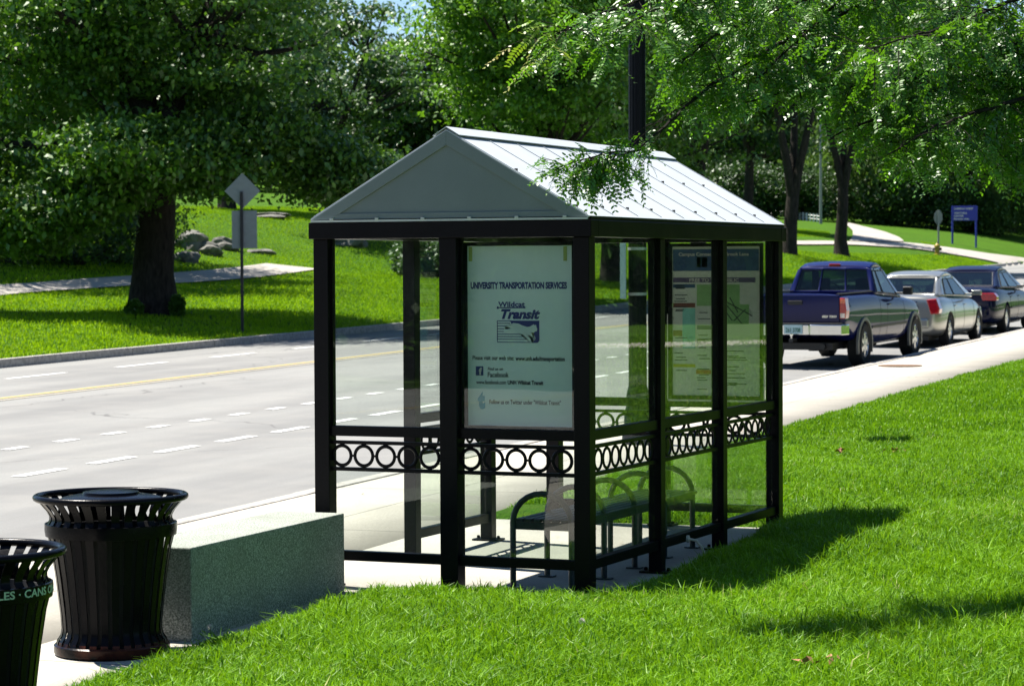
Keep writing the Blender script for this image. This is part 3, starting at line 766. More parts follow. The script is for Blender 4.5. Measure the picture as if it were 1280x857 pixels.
fh = thing('fire_hydrant', (spot(1171.5, 140)[0], spot(1171.5, 140)[1], float(H(*spot(1171.5, 140)))), 'small dark and yellow fire hydrant at the foot of the thin sign post', 'hydrant')
MB().lathe([(.20, 0), (.20, .06), (.13, .08), (.13, .42), (.17, .44), (.17, .50), (.12, .58), (.03, .66), (.03, .72)], 16).build('barrel', M['yellow'], fh, smooth=True)
MB().tube([(-.24, 0, .34), (.24, 0, .34)], .075, 10).build('outlet_cap', M['post_dark'], fh)
s3x, s3y = (float(v_) for v_ in land(1205, 307)[:2]); z3 = float(H(s3x, s3y)); k = float((np.array([s3x, s3y, z3])-CP) @ fw)/FPX; print('SIGN depth', k*FPX)
s3 = thing('campus_sign', (s3x, s3y, z3), 'dark blue campus sign board on two posts on the far lawn', 'sign', rz=-YAW)
for x in (-14.5, 15): MB().box(x*k-.05, x*k+.05, -.05, .05, -.2, 49*k).build('post', M['navy'], s3)
MB().box(-16*k, 16.5*k, -.11, -.052, 31*k, 49.5*k).build('board', M['navy'], s3, bevel=.01)
for v, s_, w_ in ((46, 'CAMPUS WEST', 24), (40.5, 'VISITORS', 16), (37, 'CENTER', 12), (33.3, 'Parking Info', 19)):
    text_mb(MB(), s_, (-13*k), v*k, w_*k, 2.3*k, -.113, 0, .02, align='L').build('lettering', M['white'], s3, recalc=False)
# white picket fence far behind
f0 = spot(964, 186); f1 = spot(1026, 172)
pfz = thing('picket_fence', (f0[0], f0[1], float(H(*f0))), 'low white picket fence at the foot of the far trees', 'fence')
o = MB(); ob_ = MB(); N = 16
for i in range(N):
    x = f0[0]+(f1[0]-f0[0])*i/(N-1); y = f0[1]+(f1[1]-f0[1])*i/(N-1); z = float(H(x, y))-float(H(*f0))
    o.box(x-f0[0]-.06, x-f0[0]+.06, y-f0[1]-.04, y-f0[1]+.05, z-.1, z+.55)
for i in range(N-1):
    a = Vector((f0[0]+(f1[0]-f0[0])*i/(N-1), f0[1]+(f1[1]-f0[1])*i/(N-1), 0)); b = Vector((f0[0]+(f1[0]-f0[0])*(i+1)/(N-1), f0[1]+(f1[1]-f0[1])*(i+1)/(N-1), 0))
    for h_ in (.2, .42):
        o2 = [Vector((p.x-f0[0], p.y-f0[1], float(H(p.x, p.y))-float(H(*f0))+h_)) for p in (a, b)]; ob_.tube(o2, .03, 4)
o.build('picket', M['white'], pfz); ob_.build('rail', M['white'], pfz)
x, y = spot(1026, 168); t_ = thing('lamp_column', (x, y, float(H(x, y))), 'slim pale pole standing between the two dark trunks', 'pole')
MB().lathe([(.12, -.1), (.10, .3), (.07, 6.5), (.06, 6.6)], 10).build('column', M['alu'], t_)
MB().lathe([(.06, 6.6), (.22, 6.7), (.2, 6.95), (.05, 7.1)], 12).build('lantern', M['white'], t_)
# manhole
mx_, my_ = land(1125, 461)[:2]
MBm = MB().lathe([(.36, 0), (.36, .012), (.33, .014), (.0, .014)], 32, cap=False)
o = MBm.build('manhole_cover', M['rust'], smooth=True); o.location = (mx_, my_, float(Zr(sq(mx_, my_)[0]))+.006); tag(o, 'rusty round manhole cover in the pavement near the parked pickup', 'manhole cover')

# ------------------------------------------------------------------ cars
def carpaint(name, col, metal=.3, rough=.55):
    t = NT(name); n = t.noise(t.coord(), 300, 2)
    t.bsdf(t.ramp(n, [(.3, tuple(x*.9 for x in col)), (.7, tuple(x*1.1 for x in col))]), rough, metal, .05, coat=.6); return t.m
M['p_blue'] = carpaint('truck_blue', (.0015, .005, .065), .0)
M['p_silver'] = carpaint('car_silver', (.36, .36, .33), .7, .28)
M['p_dark'] = carpaint('car_navy', (.002, .004, .025), .0)
M['chrome'] = simple('chrome', (.75, .75, .74), .12, 1, var=.03)
M['tyre'] = simple('tyre_rubber', (.012, .012, .012), .85)
M['rimm'] = simple('wheel_alloy', (.55, .55, .56), .25, .85, var=.05)
M['trimb'] = simple('black_plastic', (.012, .012, .013), .5)
M['flare'] = simple('grey_flare', (.13, .13, .12), .4)
M['seatm'] = simple('seat_fabric', (.03, .03, .032), .9)
M['plate'] = simple('plate_blue', (.42, .58, .60), .5)
def lens(name, col):
    t = NT(name); n = t.noise(t.coord(), 25, 2); t.bsdf(t.ramp(n, [(.4, col), (.65, tuple(min(1, c*1.5) for c in col))]), .15, 0, .6, coat=1); return t.m
M['lens_red'] = lens('lens_red', (.30, .006, .008)); M['lens_amber'] = lens('lens_amber', (.55, .12, .05)); M['lens_clear'] = lens('lens_clear', (.6, .5, .42))
def realize(o):
    dg = bpy.context.evaluated_depsgraph_get(); bpy.context.view_layer.update()
    me = bpy.data.meshes.new_from_object(o.evaluated_get(dg)); o.modifiers.clear(); o.data = me
def body_loft(name, stations, mat, parent, axles, wr, sub=2, crease=None, cut=None):
    mb = MB(); rings = []
    for (y, zb, zm, zs, zt, w) in stations:
        h = [(0, zb), (w*.80, zb), (w*.96, zb+.07), (w, zm), (w*.965, zs), (w*.86, zt), (w*.45, zt+.012), (0, zt+.02)]
        ring = h+[(-a, b) for a, b in h[-2:0:-1]]
        rings.append([(a, y, b) for a, b in ring])
    n = len(rings[0]); V = [p for r in rings for p in r]
    F = [(i*n+k, i*n+(k+1) % n, (i+1)*n+(k+1) % n, (i+1)*n+k) for i in range(len(rings)-1) for k in range(n)]
    F += [tuple(range(n-1, -1, -1)), tuple((len(rings)-1)*n+k for k in range(n))]
    mb.add(V, F); o = mb.build(name, mat, parent, smooth=True)
    m = o.modifiers.new('s', 'SUBSURF'); m.levels = sub; m.render_levels = sub
    cutters = []
    cm_ = MB()
    for ya, za_ in axles:
        for sx in (-1, 1):
            cm_.tube([(sx*.52, ya, za_), (sx*1.2, ya, za_)], wr+.055, 32)
    if cut: 
        for c in cut: cm_.box(*c)
    co = cm_.build('cutter', mat)
    b = o.modifiers.new('b', 'BOOLEAN'); b.operation = 'DIFFERENCE'; b.object = co; b.solver = 'EXACT'
    par = o.parent; o.parent = None
    realize(o); bpy.data.objects.remove(co); o.parent = par
    o.data.shade_smooth()
    try: o.data.set_sharp_from_angle(angle=R(32))
    except Exception: pass
    return o
def side_x(body, y, z):
    h_, loc, nn, idx = body.ray_cast(Vector((2, y, z)), Vector((-1, 0, 0)))
    return loc.x if h_ else None
def seam(body, parent, y, z0, z1, mat, name='door_gap', r_=.0045):
    pts = []
    for k in range(17):
        z = z0+(z1-z0)*k/16; x = side_x(body, y, z)
        if x is not None and x > .5: pts.append((x-.001, y, z))
    if len(pts) < 3: return
    for sx in (1, -1): MB().tube([(sx*a, b_, c_) for a, b_, c_ in pts], r_, 5).build(name, mat, parent)
def lerp(a, b, t): return tuple(x+(y-x)*t for x, y in zip(a, b))
def bil(q, u, v): return lerp(lerp(q[0], q[1], u), lerp(q[3], q[2], u), v)
def windows(quad, us, vs, paint_mb, bulge=(0, 0, 0)):
    "quad p0 p1 (bottom) p2 p3 (top); us: window spans; vs: (v0,v1). adds frame to paint_mb and returns a list of window corner loops"
    cu = [0]+[x for s_ in us for x in s_]+[1]; cv = [0, vs[0], vs[1], 1]; wins = []
    for i in range(len(cu)-1):
        for j in range(3):
            c = [bil(quad, cu[i], cv[j]), bil(quad, cu[i+1], cv[j]), bil(quad, cu[i+1], cv[j+1]), bil(quad, cu[i], cv[j+1])]
            if i % 2 == 1 and j == 1: wins.append(c)
            else: paint_mb.add(c, [(0, 1, 2, 3)])
    return wins
def glass_part(w, parent, name='window'):
    c = [Vector(p) for p in w]; cen = sum(c, Vector())/4
    n = (c[1]-c[0]).cross(c[3]-c[0]).normalized()*.004
    o = MB(); o.add([p-n for p in c]+[p+n for p in c], [(0, 3, 2, 1), (4, 5, 6, 7), (0, 1, 5, 4), (1, 2, 6, 5), (2, 3, 7, 6), (3, 0, 4, 7)])
    g_ = o.build(name, M['carglass'], parent)
    e_ = MB(); 
    for i in range(4): e_.tube([c[i], c[(i+1) % 4]], .011, 5)
    e_.build('window_seal', M['trimb'], g_); return g_
def wheel(parent, x, y, r, wd=.22, mat=None, spokes=6):
    w = bpy.data.objects.new('wheel', None); COL.objects.link(w); w.parent = parent; w.location = (x, y, r); w.empty_display_size = .1
    sgn = 1 if x > 0 else -1
    def rot(mb): return mb.xf(Matrix.Rotation(R(90)*sgn, 4, 'Y'))
    rot(MB().lathe([(r*.62, -wd/2), (r*.9, -wd/2), (r, -wd/2+.03), (r, wd/2-.03), (r*.9, wd/2), (r*.62, wd/2-.01), (r*.60, wd/2-.05), (r*.60, -wd/2)], 36, cap=False)).build('tyre', M['tyre'], w, smooth=True)
    m = MB().lathe([(r*.62, wd/2-.02), (r*.56, wd/2-.012), (r*.54, wd/2-.05), (r*.5, wd/2-.08), (0, wd/2-.09)], 32, cap=False)
    m.lathe([(r*.15, wd/2-.09), (r*.15, wd/2-.02), (0, wd/2-.012)], 16, cap=False)
    for k in range(spokes):
        a = 2*pi*k/spokes; c_, s_ = cos(a), sin(a); ww = r*.085
        q = [(c_*r*.1-s_*ww, s_*r*.1+c_*ww), (c_*r*.57-s_*ww*1.3, s_*r*.57+c_*ww*1.3), (c_*r*.57+s_*ww*1.3, s_*r*.57-c_*ww*1.3), (c_*r*.1+s_*ww, s_*r*.1-c_*ww)]
        m.prism(q, 'z', wd/2-.07, wd/2-.022)
    rot(m).build('rim', M['rimm'], w, smooth=True); return w
def greenhouse(par, mat, B, T, side_us, rear_us=((.06, .94),), side_v=(.10, .86), rear_v=(.10, .9), roof_mat=None):
    """B: belt (y_rear, y_front, half width rear, half width front, z rear, z front); T: roof the same"""
    yr, yf, wr_, wf, zr_, zf = B; tyr, tyf, twr, twf, tzr, tzf = T
    p = MB()
    rear = [(wr_, yr, zr_), (-wr_, yr, zr_), (-twr, tyr, tzr), (twr, tyr, tzr)]
    rear = [rear[1], rear[0], rear[3], rear[2]]
    front = [(wf, yf, zf), (-wf, yf, zf), (-twf, tyf, tzf), (twf, tyf, tzf)]
    wl = []
    wl += [('rear_window', w) for w in windows(rear, rear_us, rear_v, p)]
    wl += [('windscreen', w) for w in windows(front, ((.05, .95),), (.06, .92), p)]
    for sx in (1, -1):
        q = [(sx*wr_, yr, zr_), (sx*wf, yf, zf), (sx*twf, tyf, tzf), (sx*twr, tyr, tzr)]
        wl += [('side_window', w) for w in windows(q, side_us, side_v, p)]
    # crowned roof
    nu, nv = 8, 6; V = []
    for i in range(nv+1):
        f = i/nv; y = tyr+(tyf-tyr)*f; w = twr+(twf-twr)*f; z = tzr+(tzf-tzr)*f+.075*sin(pi*f)
        for j in range(nu+1):
            a = j/nu*2-1; V.append((w*a, y, z+.035*(1-a**4)))
    p.add(V, [(i*(nu+1)+j, i*(nu+1)+j+1, (i+1)*(nu+1)+j+1, (i+1)*(nu+1)+j) for i in range(nv) for j in range(nu)])
    for i in range(nv):   # fill between roof edge and straight top rail
        for sx in (0, nu):
            f0_, f1_ = i/nv, (i+1)/nv
            a = V[i*(nu+1)+sx]; b = V[(i+1)*(nu+1)+sx]; s_ = -1 if sx == 0 else 1
            c = (s_*(twr+(twf-twr)*f1_), tyr+(tyf-tyr)*f1_, tzr+(tzf-tzr)*f1_); d = (s_*(twr+(twf-twr)*f0_), tyr+(tyf-tyr)*f0_, tzr+(tzf-tzr)*f0_)
            p.add([a, b, c, d], [(0, 1, 2, 3)])
    for i in (0, nv):
        y = V[i*(nu+1)][1]; z0_ = tzr if i == 0 else tzf
        for j in range(nu):
            a = V[i*(nu+1)+j]; b = V[i*(nu+1)+j+1]; p.add([a, b, (b[0], y, z0_), (a[0], y, z0_)], [(0, 1, 2, 3)])
    bm = bmesh.new(); me = bpy.data.meshes.new('cabin'); me.from_pydata(p.v, [], p.f); bm.from_mesh(me)
    bmesh.ops.remove_doubles(bm, verts=bm.verts, dist=.002); bmesh.ops.recalc_face_normals(bm, faces=bm.faces); bm.to_mesh(me); bm.free()
    me.materials.append(mat); me.shade_smooth(); me.set_sharp_from_angle(angle=R(38))
    o = bpy.data.objects.new('cabin', me); COL.objects.link(o); o.parent = par
    m = o.modifiers.new('b', 'BEVEL'); m.width = .05; m.segments = 3; m.limit_method = 'ANGLE'; m.angle_limit = R(28)
    m = o.modifiers.new('t', 'SOLIDIFY'); m.thickness = .03; m.offset = -1
    for nm, w in wl: glass_part(w, o, nm)
    return o
def seats(par, rows, w, z):
    for y in rows:
        for sx in (-1, 1):
            o = MB(); o.box(sx*w-.24, sx*w+.24, y-.08, y+.06, z-.5, z+.02)
            st_ = o.build('seat', M['seatm'], par, bevel=.04, seg=3)
            MB().box(sx*w-.13, sx*w+.13, y-.06, y+.05, z+.025, z+.22).build('headrest', M['seatm'], st_, bevel=.04, seg=3)
def place(root, rx, ry, half, heading):
    "put the car so that its right rear tyre touches the road at rx,ry"
    root.rotation_euler = (R(.8), 0, heading)
    c, s_ = cos(heading), sin(heading)
    x = rx-half*c; y = ry-half*s_
    sq_ = sq(x, y); root.location = (x, y, float(roadz(sq_[0], sq_[1])))
HD = math.atan2(-RX, RY)

# pickup
tk = thing('pickup_truck', (0, 0, 0), 'dark blue pickup truck with chrome rear bumper, nearest of the parked vehicles', 'pickup truck', 'vehicles parked along the kerb')
hw = .90; WB = 3.45; wr = .375
st = [(-1.16, .62, .90, 1.15, 1.26, hw*.965), (-1.15, .62, .90, 1.16, 1.27, hw*.98), (-1.08, .60, .9, 1.16, 1.275, hw), (-.62, .52, .9, 1.17, 1.275, hw), (-.45, .40, .9, 1.17, 1.275, hw), (.5, .36, .9, 1.17, 1.275, hw), (1.05, .34, .9, 1.16, 1.265, hw), (1.5, .33, .88, 1.12, 1.20, hw),
      (2.55, .33, .86, 1.10, 1.17, hw), (3.0, .36, .84, 1.06, 1.14, hw), (3.7, .46, .82, 1.0, 1.10, hw*.98), (4.1, .5, .8, .93, 1.03, hw*.93), (4.24, .55, .75, .85, .93, hw*.85)]
tkb = body_loft('body', st, M['p_blue'], tk, [(0, wr), (WB, wr)], wr, 2, cut=[(-.72, .72, -1.06, .92, .78, 1.5)])
cab = greenhouse(tk, M['p_blue'], (1.06, 2.78, .80, .80, 1.235, 1.14), (1.22, 2.05, .655, .62, 1.70, 1.70), ((.06, .26), (.31, .86)), ((.055, .335), (.35, .65), (.665, .945)), (.08, .86), (.10, .90))
seats(tk, (1.75,), .37, 1.28)
o = MB(); o.torus((-.36, 2.2, 1.22), .18, .015, .015, 'y', 20, 6); o.build('steering_wheel', M['trimb'], tk)
o = MB(); o.box(-.78, .78, -1.185, -1.165, .80, 1.265); o.build('tailgate', M['p_blue'], tk, bevel=.012, seg=3)
o = MB(); o.box(-.13, .13, -1.205, -1.186, 1.10, 1.17); o.build('tailgate_handle', M['trimb'], tk, bevel=.008)
o = MB(); text_mb(o, 'SR5 TRD', .60, .90, .26, .035, -1.187, .2, .05); o.build('badge', M['chrome'], tk, recalc=False)
for sx in (-1, 1):
    o = MB(); o.prism([(sx*.785, .86), (sx*.885, .86), (sx*.905, 1.0), (sx*.875, 1.215), (sx*.785, 1.215)], 'y', -1.20, -.98); tl = o.build('tail_light', M['lens_red'], tk, bevel=.015, seg=3)
    o = MB(); o.box(min(sx*.80, sx*.88), max(sx*.80, sx*.88), -1.207, -1.2, 1.125, 1.195); o.build('indicator_lens', M['lens_amber'], tl)
    o = MB(); o.box(min(sx*.80, sx*.88), max(sx*.80, sx*.88), -1.207, -1.2, .875, .955); o.build('reversing_lens', M['lens_clear'], tl)
o = MB(); o.prism([(-.92, -1.06), (-.92, -1.24), (-.86, -1.33), (-.30, -1.34), (-.28, -1.30), (.28, -1.30), (.30, -1.34), (.86, -1.33), (.92, -1.24), (.92, -1.06)], 'z', .585, .77)
o.build('rear_bumper', M['chrome'], tk, bevel=.02, seg=3)
o = MB(); o.box(-.86, .86, -1.33, -1.12, .772, .79); o.build('bumper_step', M['trimb'], tk, bevel=.006)
o = MB(); o.box(-.165, .165, -1.315, -1.304, .605, .765); pl = o.build('number_plate', M['plate'], tk, bevel=.004)
o = MB(); text_mb(o, '261 3708', 0, .675, .26, .075, -1.317, 0, .03); o.build('plate_lettering', simple('plate_green', (.02, .13, .07), .5), pl, recalc=False)
o = MB(); o.box(-.035, .035, -1.45, -1.2, .47, .53); o.build('tow_bar', M['trimb'], tk)
o = MB(); o.lathe([(.012, .53), (.012, .56), (.03, .585), (.028, .61), (.0, .625)], 16, (0, -1.41, 0), cap=False); o.build('tow_ball', M['chrome'], tk, smooth=True)
o = MB(); o.prism([(-.11, 1.71), (.11, 1.71), (.10, 1.765), (-.10, 1.765)], 'y', 1.205, 1.30); o.build('high_brake_light', M['lens_red'], tk, bevel=.008)
for sx in (-1, 1):
    for ya in (0, WB):
        wheel(tk, sx*.79, ya, wr, .25)
        o = MB(); V = []; n = 16
        for k in range(n+1):
            a = -R(18)+(pi+R(36))*k/n
            for rr_, xx in ((wr+.045, .87), (wr+.045, .912), (wr+.10, .908), (wr+.105, .87)): V.append((sx*xx, ya+rr_*cos(a), wr+rr_*sin(a)))
        o.add(V, [(i*4+j, i*4+(j+1) % 4, i*4+4+(j+1) % 4, i*4+4+j) for i in range(n) for j in range(4)]+[(0, 1, 2, 3), (n*4+3, n*4+2, n*4+1, n*4)])
        o.build('wheel_flare', M['flare'], tk, smooth=True)
    hx = side_x(tkb, 1.7, .66) or .88; o = MB(); o.box(min(sx*(hx-.01), sx*(hx+.012)), max(sx*(hx-.01), sx*(hx+.012)), .52, 2.90, .64, .69); o.build('side_moulding', M['trimb'], tk, bevel=.006)
    o = MB(); hx = side_x(tkb, 1.7, 1.03) or .88; o.box(min(sx*(hx-.01), sx*(hx+.025)), max(sx*(hx-.01), sx*(hx+.025)), 1.60, 1.78, 1.02, 1.05); o.build('door_handle', M['p_blue'], tk, bevel=.008)
    o = MB(); o.box(min(sx*.93, sx*1.10), max(sx*.93, sx*1.10), 2.42, 2.52, 1.18, 1.33); o.box(min(sx*.72, sx*.94), max(sx*.72, sx*.94), 2.45, 2.50, 1.19, 1.23); o.build('door_mirror', M['trimb'], tk, bevel=.025, seg=3)
    o = MB(); o.box(min(sx*.70, sx*.76), max(sx*.70, sx*.76), -1.1, 1.0, 1.27, 1.292); o.build('bed_rail', M['trimb'], tk, bevel=.006)
for yy in (1.09, 1.55, 2.72): seam(tkb, tk, yy, .45, 1.16, M['trimb'])
o = MB(); o.box(-.6, .6, -1.0, 3.9, .32, .44); o.box(-.55, .55, -.12, .12, .30, .42); o.lathe([(.12, .26), (.16, .34), (.12, .42)], 12, (0, 0, 0)); o.tube([(.45, -1.1, .38), (.45, .8, .36)], .05, 8); o.build('chassis', M['trimb'], tk)
place(tk, -6.12, 28.9, .90, HD-R(2.6))

def sedan(name, label, mat, P):
    r = thing(name, (0, 0, 0), label, 'car', 'vehicles parked along the kerb')
    hw, WB, wr, ro, fo, deck, belt, roof = P['hw'], P['WB'], .325, P['ro'], P['fo'], P['deck'], P['belt'], P['roof']
    st = [(-ro, .36, .60, .80, deck-.10, hw*.80), (-ro+.03, .30, .60, .84, deck-.05, hw*.88), (-ro+.14, .24, .58, .86, deck-.008, hw*.955), (-ro*.5, .20, .58, .87, deck+.005, hw), (0, .18, .58, .87, deck, hw), (.5, .18, .58, .87, belt, hw),
          (1.3, .18, .58, .86, belt-.01, hw), (2.1, .18, .58, .84, belt-.03, hw), (2.5, .18, .58, .82, belt-.05, hw), (WB+.1, .2, .56, .76, belt-.13, hw*.99), (WB+fo*.7, .22, .52, .68, belt-.22, hw*.93), (WB+fo, .26, .48, .58, belt-.34, hw*.80)]
    bd = body_loft('body', st, mat, r, [(0, wr), (WB, wr)], wr, 2)
    greenhouse(r, mat, P['B'], P['T'], P['su'], ((.07, .93),), (.05, .86), (.10, .90))
    seats(r, (.55, 1.45), .37, belt+.02)
    o = MB(); o.torus((-.36, 1.95, belt+.0), .18, .014, .014, 'y', 20, 6); o.build('steering_wheel', M['trimb'], r)
    for sx in (-1, 1):
        for ya in (0, WB): wheel(r, sx*(hw-.11), ya, wr, .20, spokes=P.get('sp', 7))
        q = P['lamp']
        o = MB(); o.prism([(sx*a, b) for a, b in q], 'y', -ro-P.get('lo', .0), -ro+.26); tl = o.build('tail_light', M['lens_red'], r, bevel=.02, seg=3)
        for yy in P['gaps'][:2]: MB().box(min(sx*(hw-.03), sx*(hw+.02)), max(sx*(hw-.03), sx*((side_x(bd, yy+.1, .81) or hw)+.02)), yy+.06, yy+.22, .80, .825).build('door_handle', mat, r, bevel=.006)
        o = MB(); o.box(min(sx*(hw+.0), sx*(hw+.2)), max(sx*(hw+.0), sx*(hw+.2)), 1.93, 2.02, belt+.0, belt+.11); o.box(min(sx*(hw-.16), sx*(hw+.02)), max(sx*(hw-.13), sx*(hw+.02)), 1.95, 1.99, belt+.01, belt+.05); o.build('door_mirror', P.get('mm', mat), r, bevel=.02, seg=3)
        if P.get('strip'): MB().box(min(sx*(hw+.001), sx*(hw+.014)), max(sx*(hw+.001), sx*(hw+.014)), .42, 2.3, .545, .58).build('side_moulding', M['trimb'], r)
        # headlights
        MB().box(min(sx*.45, sx*.72), max(sx*.45, sx*.72), WB+fo-.12, WB+fo-.02, .60, .70).build('headlight', M['lens_clear'], r, bevel=.02)
    for yy in P['gaps']: seam(bd, r, yy, .28, .93, M['trimb'])
    o = MB(); o.box(-hw*.74, hw*.74, -ro-.03, -ro+.10, .40, .60); o.build('rear_bumper', mat, r, bevel=.045, seg=4)
    o = MB(); o.box(-.155, .155, -ro-.055, -ro-.045, *P['pl']); o.build('number_plate', M['plate'], r)
    o = MB(); o.box(-.42, .42, -ro-.01, -ro+.02, deck-.145, deck-.12); o.build('boot_trim', M['chrome'], r)
    o = MB(); o.box(-.6, .6, -ro+.2, WB+.4, .15, .24); o.build('underbody', M['trimb'], r)
    return r
c1 = sedan('sedan_car', 'silver saloon car parked between the blue pickup and the dark car', M['p_silver'],
    dict(hw=.885, WB=2.75, ro=1.02, fo=.95, deck=1.05, belt=.98, roof=1.46, B=(-.52, 2.50, .74, .77, 1.045, .955), T=(.34, 1.50, .565, .56, 1.40, 1.415),
         su=((.20, .44), (.47, .83)), lamp=[(.60, .97), (.80, .99), (.875, .78), (.86, .69), (.69, .67)], gaps=(.38, 1.30, 2.25), pl=(.62, .77), strip=False))
MB().lathe([(.045, 0), (.045, .006), (0, .008)], 20, cap=False).xf(Matrix.Translation((.40, -1.03, .80)) @ Matrix.Rotation(R(90), 4, 'X')).build('round_badge', M['yellow'], c1)
place(c1, -6.46, 36.7, .885, HD-R(1.4))
c2 = sedan('sedan_car', 'dark navy saloon car at the front of the parked row by the right edge', M['p_dark'],
    dict(hw=.95, WB=2.9, ro=1.22, fo=1.0, deck=1.04, belt=.99, roof=1.46, B=(-.46, 2.60, .80, .82, 1.04, .97), T=(.42, 1.58, .60, .59, 1.40, 1.41),
         su=((.16, .42), (.45, .83)), lamp=[(.56, .93), (.86, .93), (.93, .86), (.93, .76), (.60, .76)], gaps=(.42, 1.35, 2.3), pl=(.62, .77), strip=True, mm=M['trimb'], sp=9))
place(c2, -6.80, 43.6, .95, HD-R(1.0))

# ------------------------------------------------------------------ plants
def rvec(n, g=rng):
    v = g.normal(size=(n, 3)); return v/np.linalg.norm(v, axis=1)[:, None]
def leaf_quads(pos, size, g, up=.5, asp=.62, droop=0):
    n = len(pos); d = rvec(n, g); d[:, 2] -= droop; d /= np.linalg.norm(d, axis=1)[:, None]
    nr = rvec(n, g); nr[:, 2] += up*1.8*np.sign(nr[:, 2]+.4); sd = np.cross(nr, d); sd /= (np.linalg.norm(sd, axis=1)[:, None]+1e-6)
    nn = np.cross(d, sd); sz = (size*g.uniform(.45, 1.45, n))[:, None]
    a = pos-d*sz*.5; c = pos+d*sz*.5; b = pos+sd*sz*asp*.5+nn*sz*.12-d*sz*.05; e = pos-sd*sz*asp*.5+nn*sz*.12-d*sz*.05
    return np.stack([a, b, c, e], 1).reshape(-1, 3)
def tree(name, label, x, y, h, cr, cb, tr, leaf='leaf', ncl=420, nl=60, size=.17, seed=1, lean=(0, 0), fork=0, group=None, sig=.085, droop=0, lobes=14, cat='tree', flat_=1, off=(0, 0), trunkh=None, boughs=()):
    g = np.random.default_rng(seed); rd = random.Random(seed); z0 = float(H(x, y))
    root = thing(name, (x, y, z0), label, cat, group)
    cz, rz = (h+cb)/2, (h-cb)/2
    # lobes make an uneven outline
    ld = rvec(lobes, g); lr = g.uniform(.5, 1.15, lobes)
    dirs = rvec(ncl, g); dot = dirs @ ld.T; k = np.argmax(dot, 1); w = np.clip((dot[np.arange(ncl), k]-.5)/.5, 0, 1)
    rad = (.62+.38*w)*lr[k]*g.uniform(.1, 1, ncl)**.28
    cp = dirs*rad[:, None]*np.array([cr, cr, rz])+np.array([off[0], off[1], cz])
    cp[:, 0] += lean[0]*(cp[:, 2]/h); cp[:, 1] += lean[1]*(cp[:, 2]/h)
    cp = cp[cp[:, 2] > .3]
    for (bu, bd, bz, br, bn) in boughs:
        cc = rvec(bn, g)*np.array([br, br, br*.55])*(g.random(bn)**.4)[:, None]; cp = np.concatenate([cp, cc+np.array([r2[0]*bu+fw[0]*bd, r2[1]*bu+fw[1]*bd, bz])])
    n = len(cp); s = cr*sig*g.uniform(.6, 1.5, n)
    pos = np.repeat(cp, nl, 0)+g.normal(size=(n*nl, 3))*np.repeat(s, nl)[:, None]*np.array([1.35, 1.35, .36*flat_])
    if droop: pos[:, 2] -= np.abs(g.normal(size=len(pos)))*droop
    pos = pos[pos[:, 2] > .05]
    q = leaf_quads(pos, size, g, droop=.4+droop)
    np_mesh('crown', q, 4, M[leaf], root, g.random(len(q)//4)*.75+.25*g.random(len(q)//4))
    # trunk and limbs
    mb = MB(); th = trunkh or max(cb*.9, h*.3)
    bend = [(rd.uniform(-.06, .06)*h*.3, rd.uniform(-.06, .06)*h*.3) for _ in range(4)]
    pts = [(0, 0, -.3), (0, 0, .05), (bend[0][0]*.3, bend[0][1]*.3, th*.25), (bend[1][0]*.6, bend[1][1]*.6, th*.6), (bend[1][0]+lean[0]*.3, bend[1][1]+lean[1]*.3, th)]
    mb.tube(pts, [tr*1.75, tr*1.35, tr*1.02, tr*.92, tr*.85], 12)
    top = Vector(pts[-1]); limbs = []
    nf = max(fork, 3)
    for i in range(nf):
        a = 2*pi*i/nf+rd.uniform(-.5, .5); sp = cr*.38
        e1 = top+Vector((cos(a)*sp*.45, sin(a)*sp*.45, (h-th)*.28)); e2 = top+Vector((cos(a)*sp, sin(a)*sp, (h-th)*.6))
        mb.tube([top-Vector((0, 0, tr*.6)), top+Vector((cos(a)*sp*.15, sin(a)*sp*.15, (h-th)*.1)), e1, e2], [tr*.72, tr*.6, tr*.42, tr*.15], 8); limbs += [e1, e2, top]
    for i in [i_ for i_ in rd.sample(range(n), min(n, 90)) if cp[i_][2] > th*.95+.15*np.hypot(cp[i_][0], cp[i_][1])]:
        c = Vector(cp[i]); b = min(limbs, key=lambda p: (p-c).length+max(0, p.z-c.z)*2); m = (b+c)/2+Vector((0, 0, -.1*(c-b).length))
        mb.tube([b, m, c], [tr*.30, tr*.19, tr*.05], 5)
    t_ = mb.build('trunk', M['bark'], root, smooth=True); return root
def T(name, label, u, d, *a, **k):
    x, y = spot(u, d); return tree(name, label, x, y, *a, **k)
T('maple_tree', 'big maple with thick rugged trunk on the lawn across the road', 192, 63.5, 13.5, 6.2, 2.3, .50, 'leaf', 560, 130, .165, seed=11, lobes=24, sig=.058, boughs=((2.8, -1, 4.3, 1.2, 55), (3.9, -.5, 4.0, .9, 30), (4.3, -.5, 3.3, .45, 8), (1.5, -2, 3.5, 1.2, 50), (-1.6, -2, 2.7, 1.3, 45), (-3.2, -1, 2.3, 1.6, 60), (4.6, 0, 3.4, 1.3, 50), (-.2, -3, 3.9, 1.6, 60), (-4.6, 0, 3.4, 1.6, 60)), off=(-.9, .3))
T('maple_tree', 'tall maple at the left edge, behind the thick trunked maple', -60, 84, 17, 7.5, .8, .4, 'leaf', 560, 60, .24, seed=12)
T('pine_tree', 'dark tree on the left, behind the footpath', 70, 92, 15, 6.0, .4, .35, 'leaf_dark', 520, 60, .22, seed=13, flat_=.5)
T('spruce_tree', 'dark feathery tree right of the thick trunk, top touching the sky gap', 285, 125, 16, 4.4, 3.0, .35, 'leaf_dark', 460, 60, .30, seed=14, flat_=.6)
T('beech_tree', 'dark tree with hanging branches left of the shelter gable', 415, 112, 11.0, 4.0, 2.6, .3, 'leaf_blue', 150, 60, .24, seed=15, sig=.07)
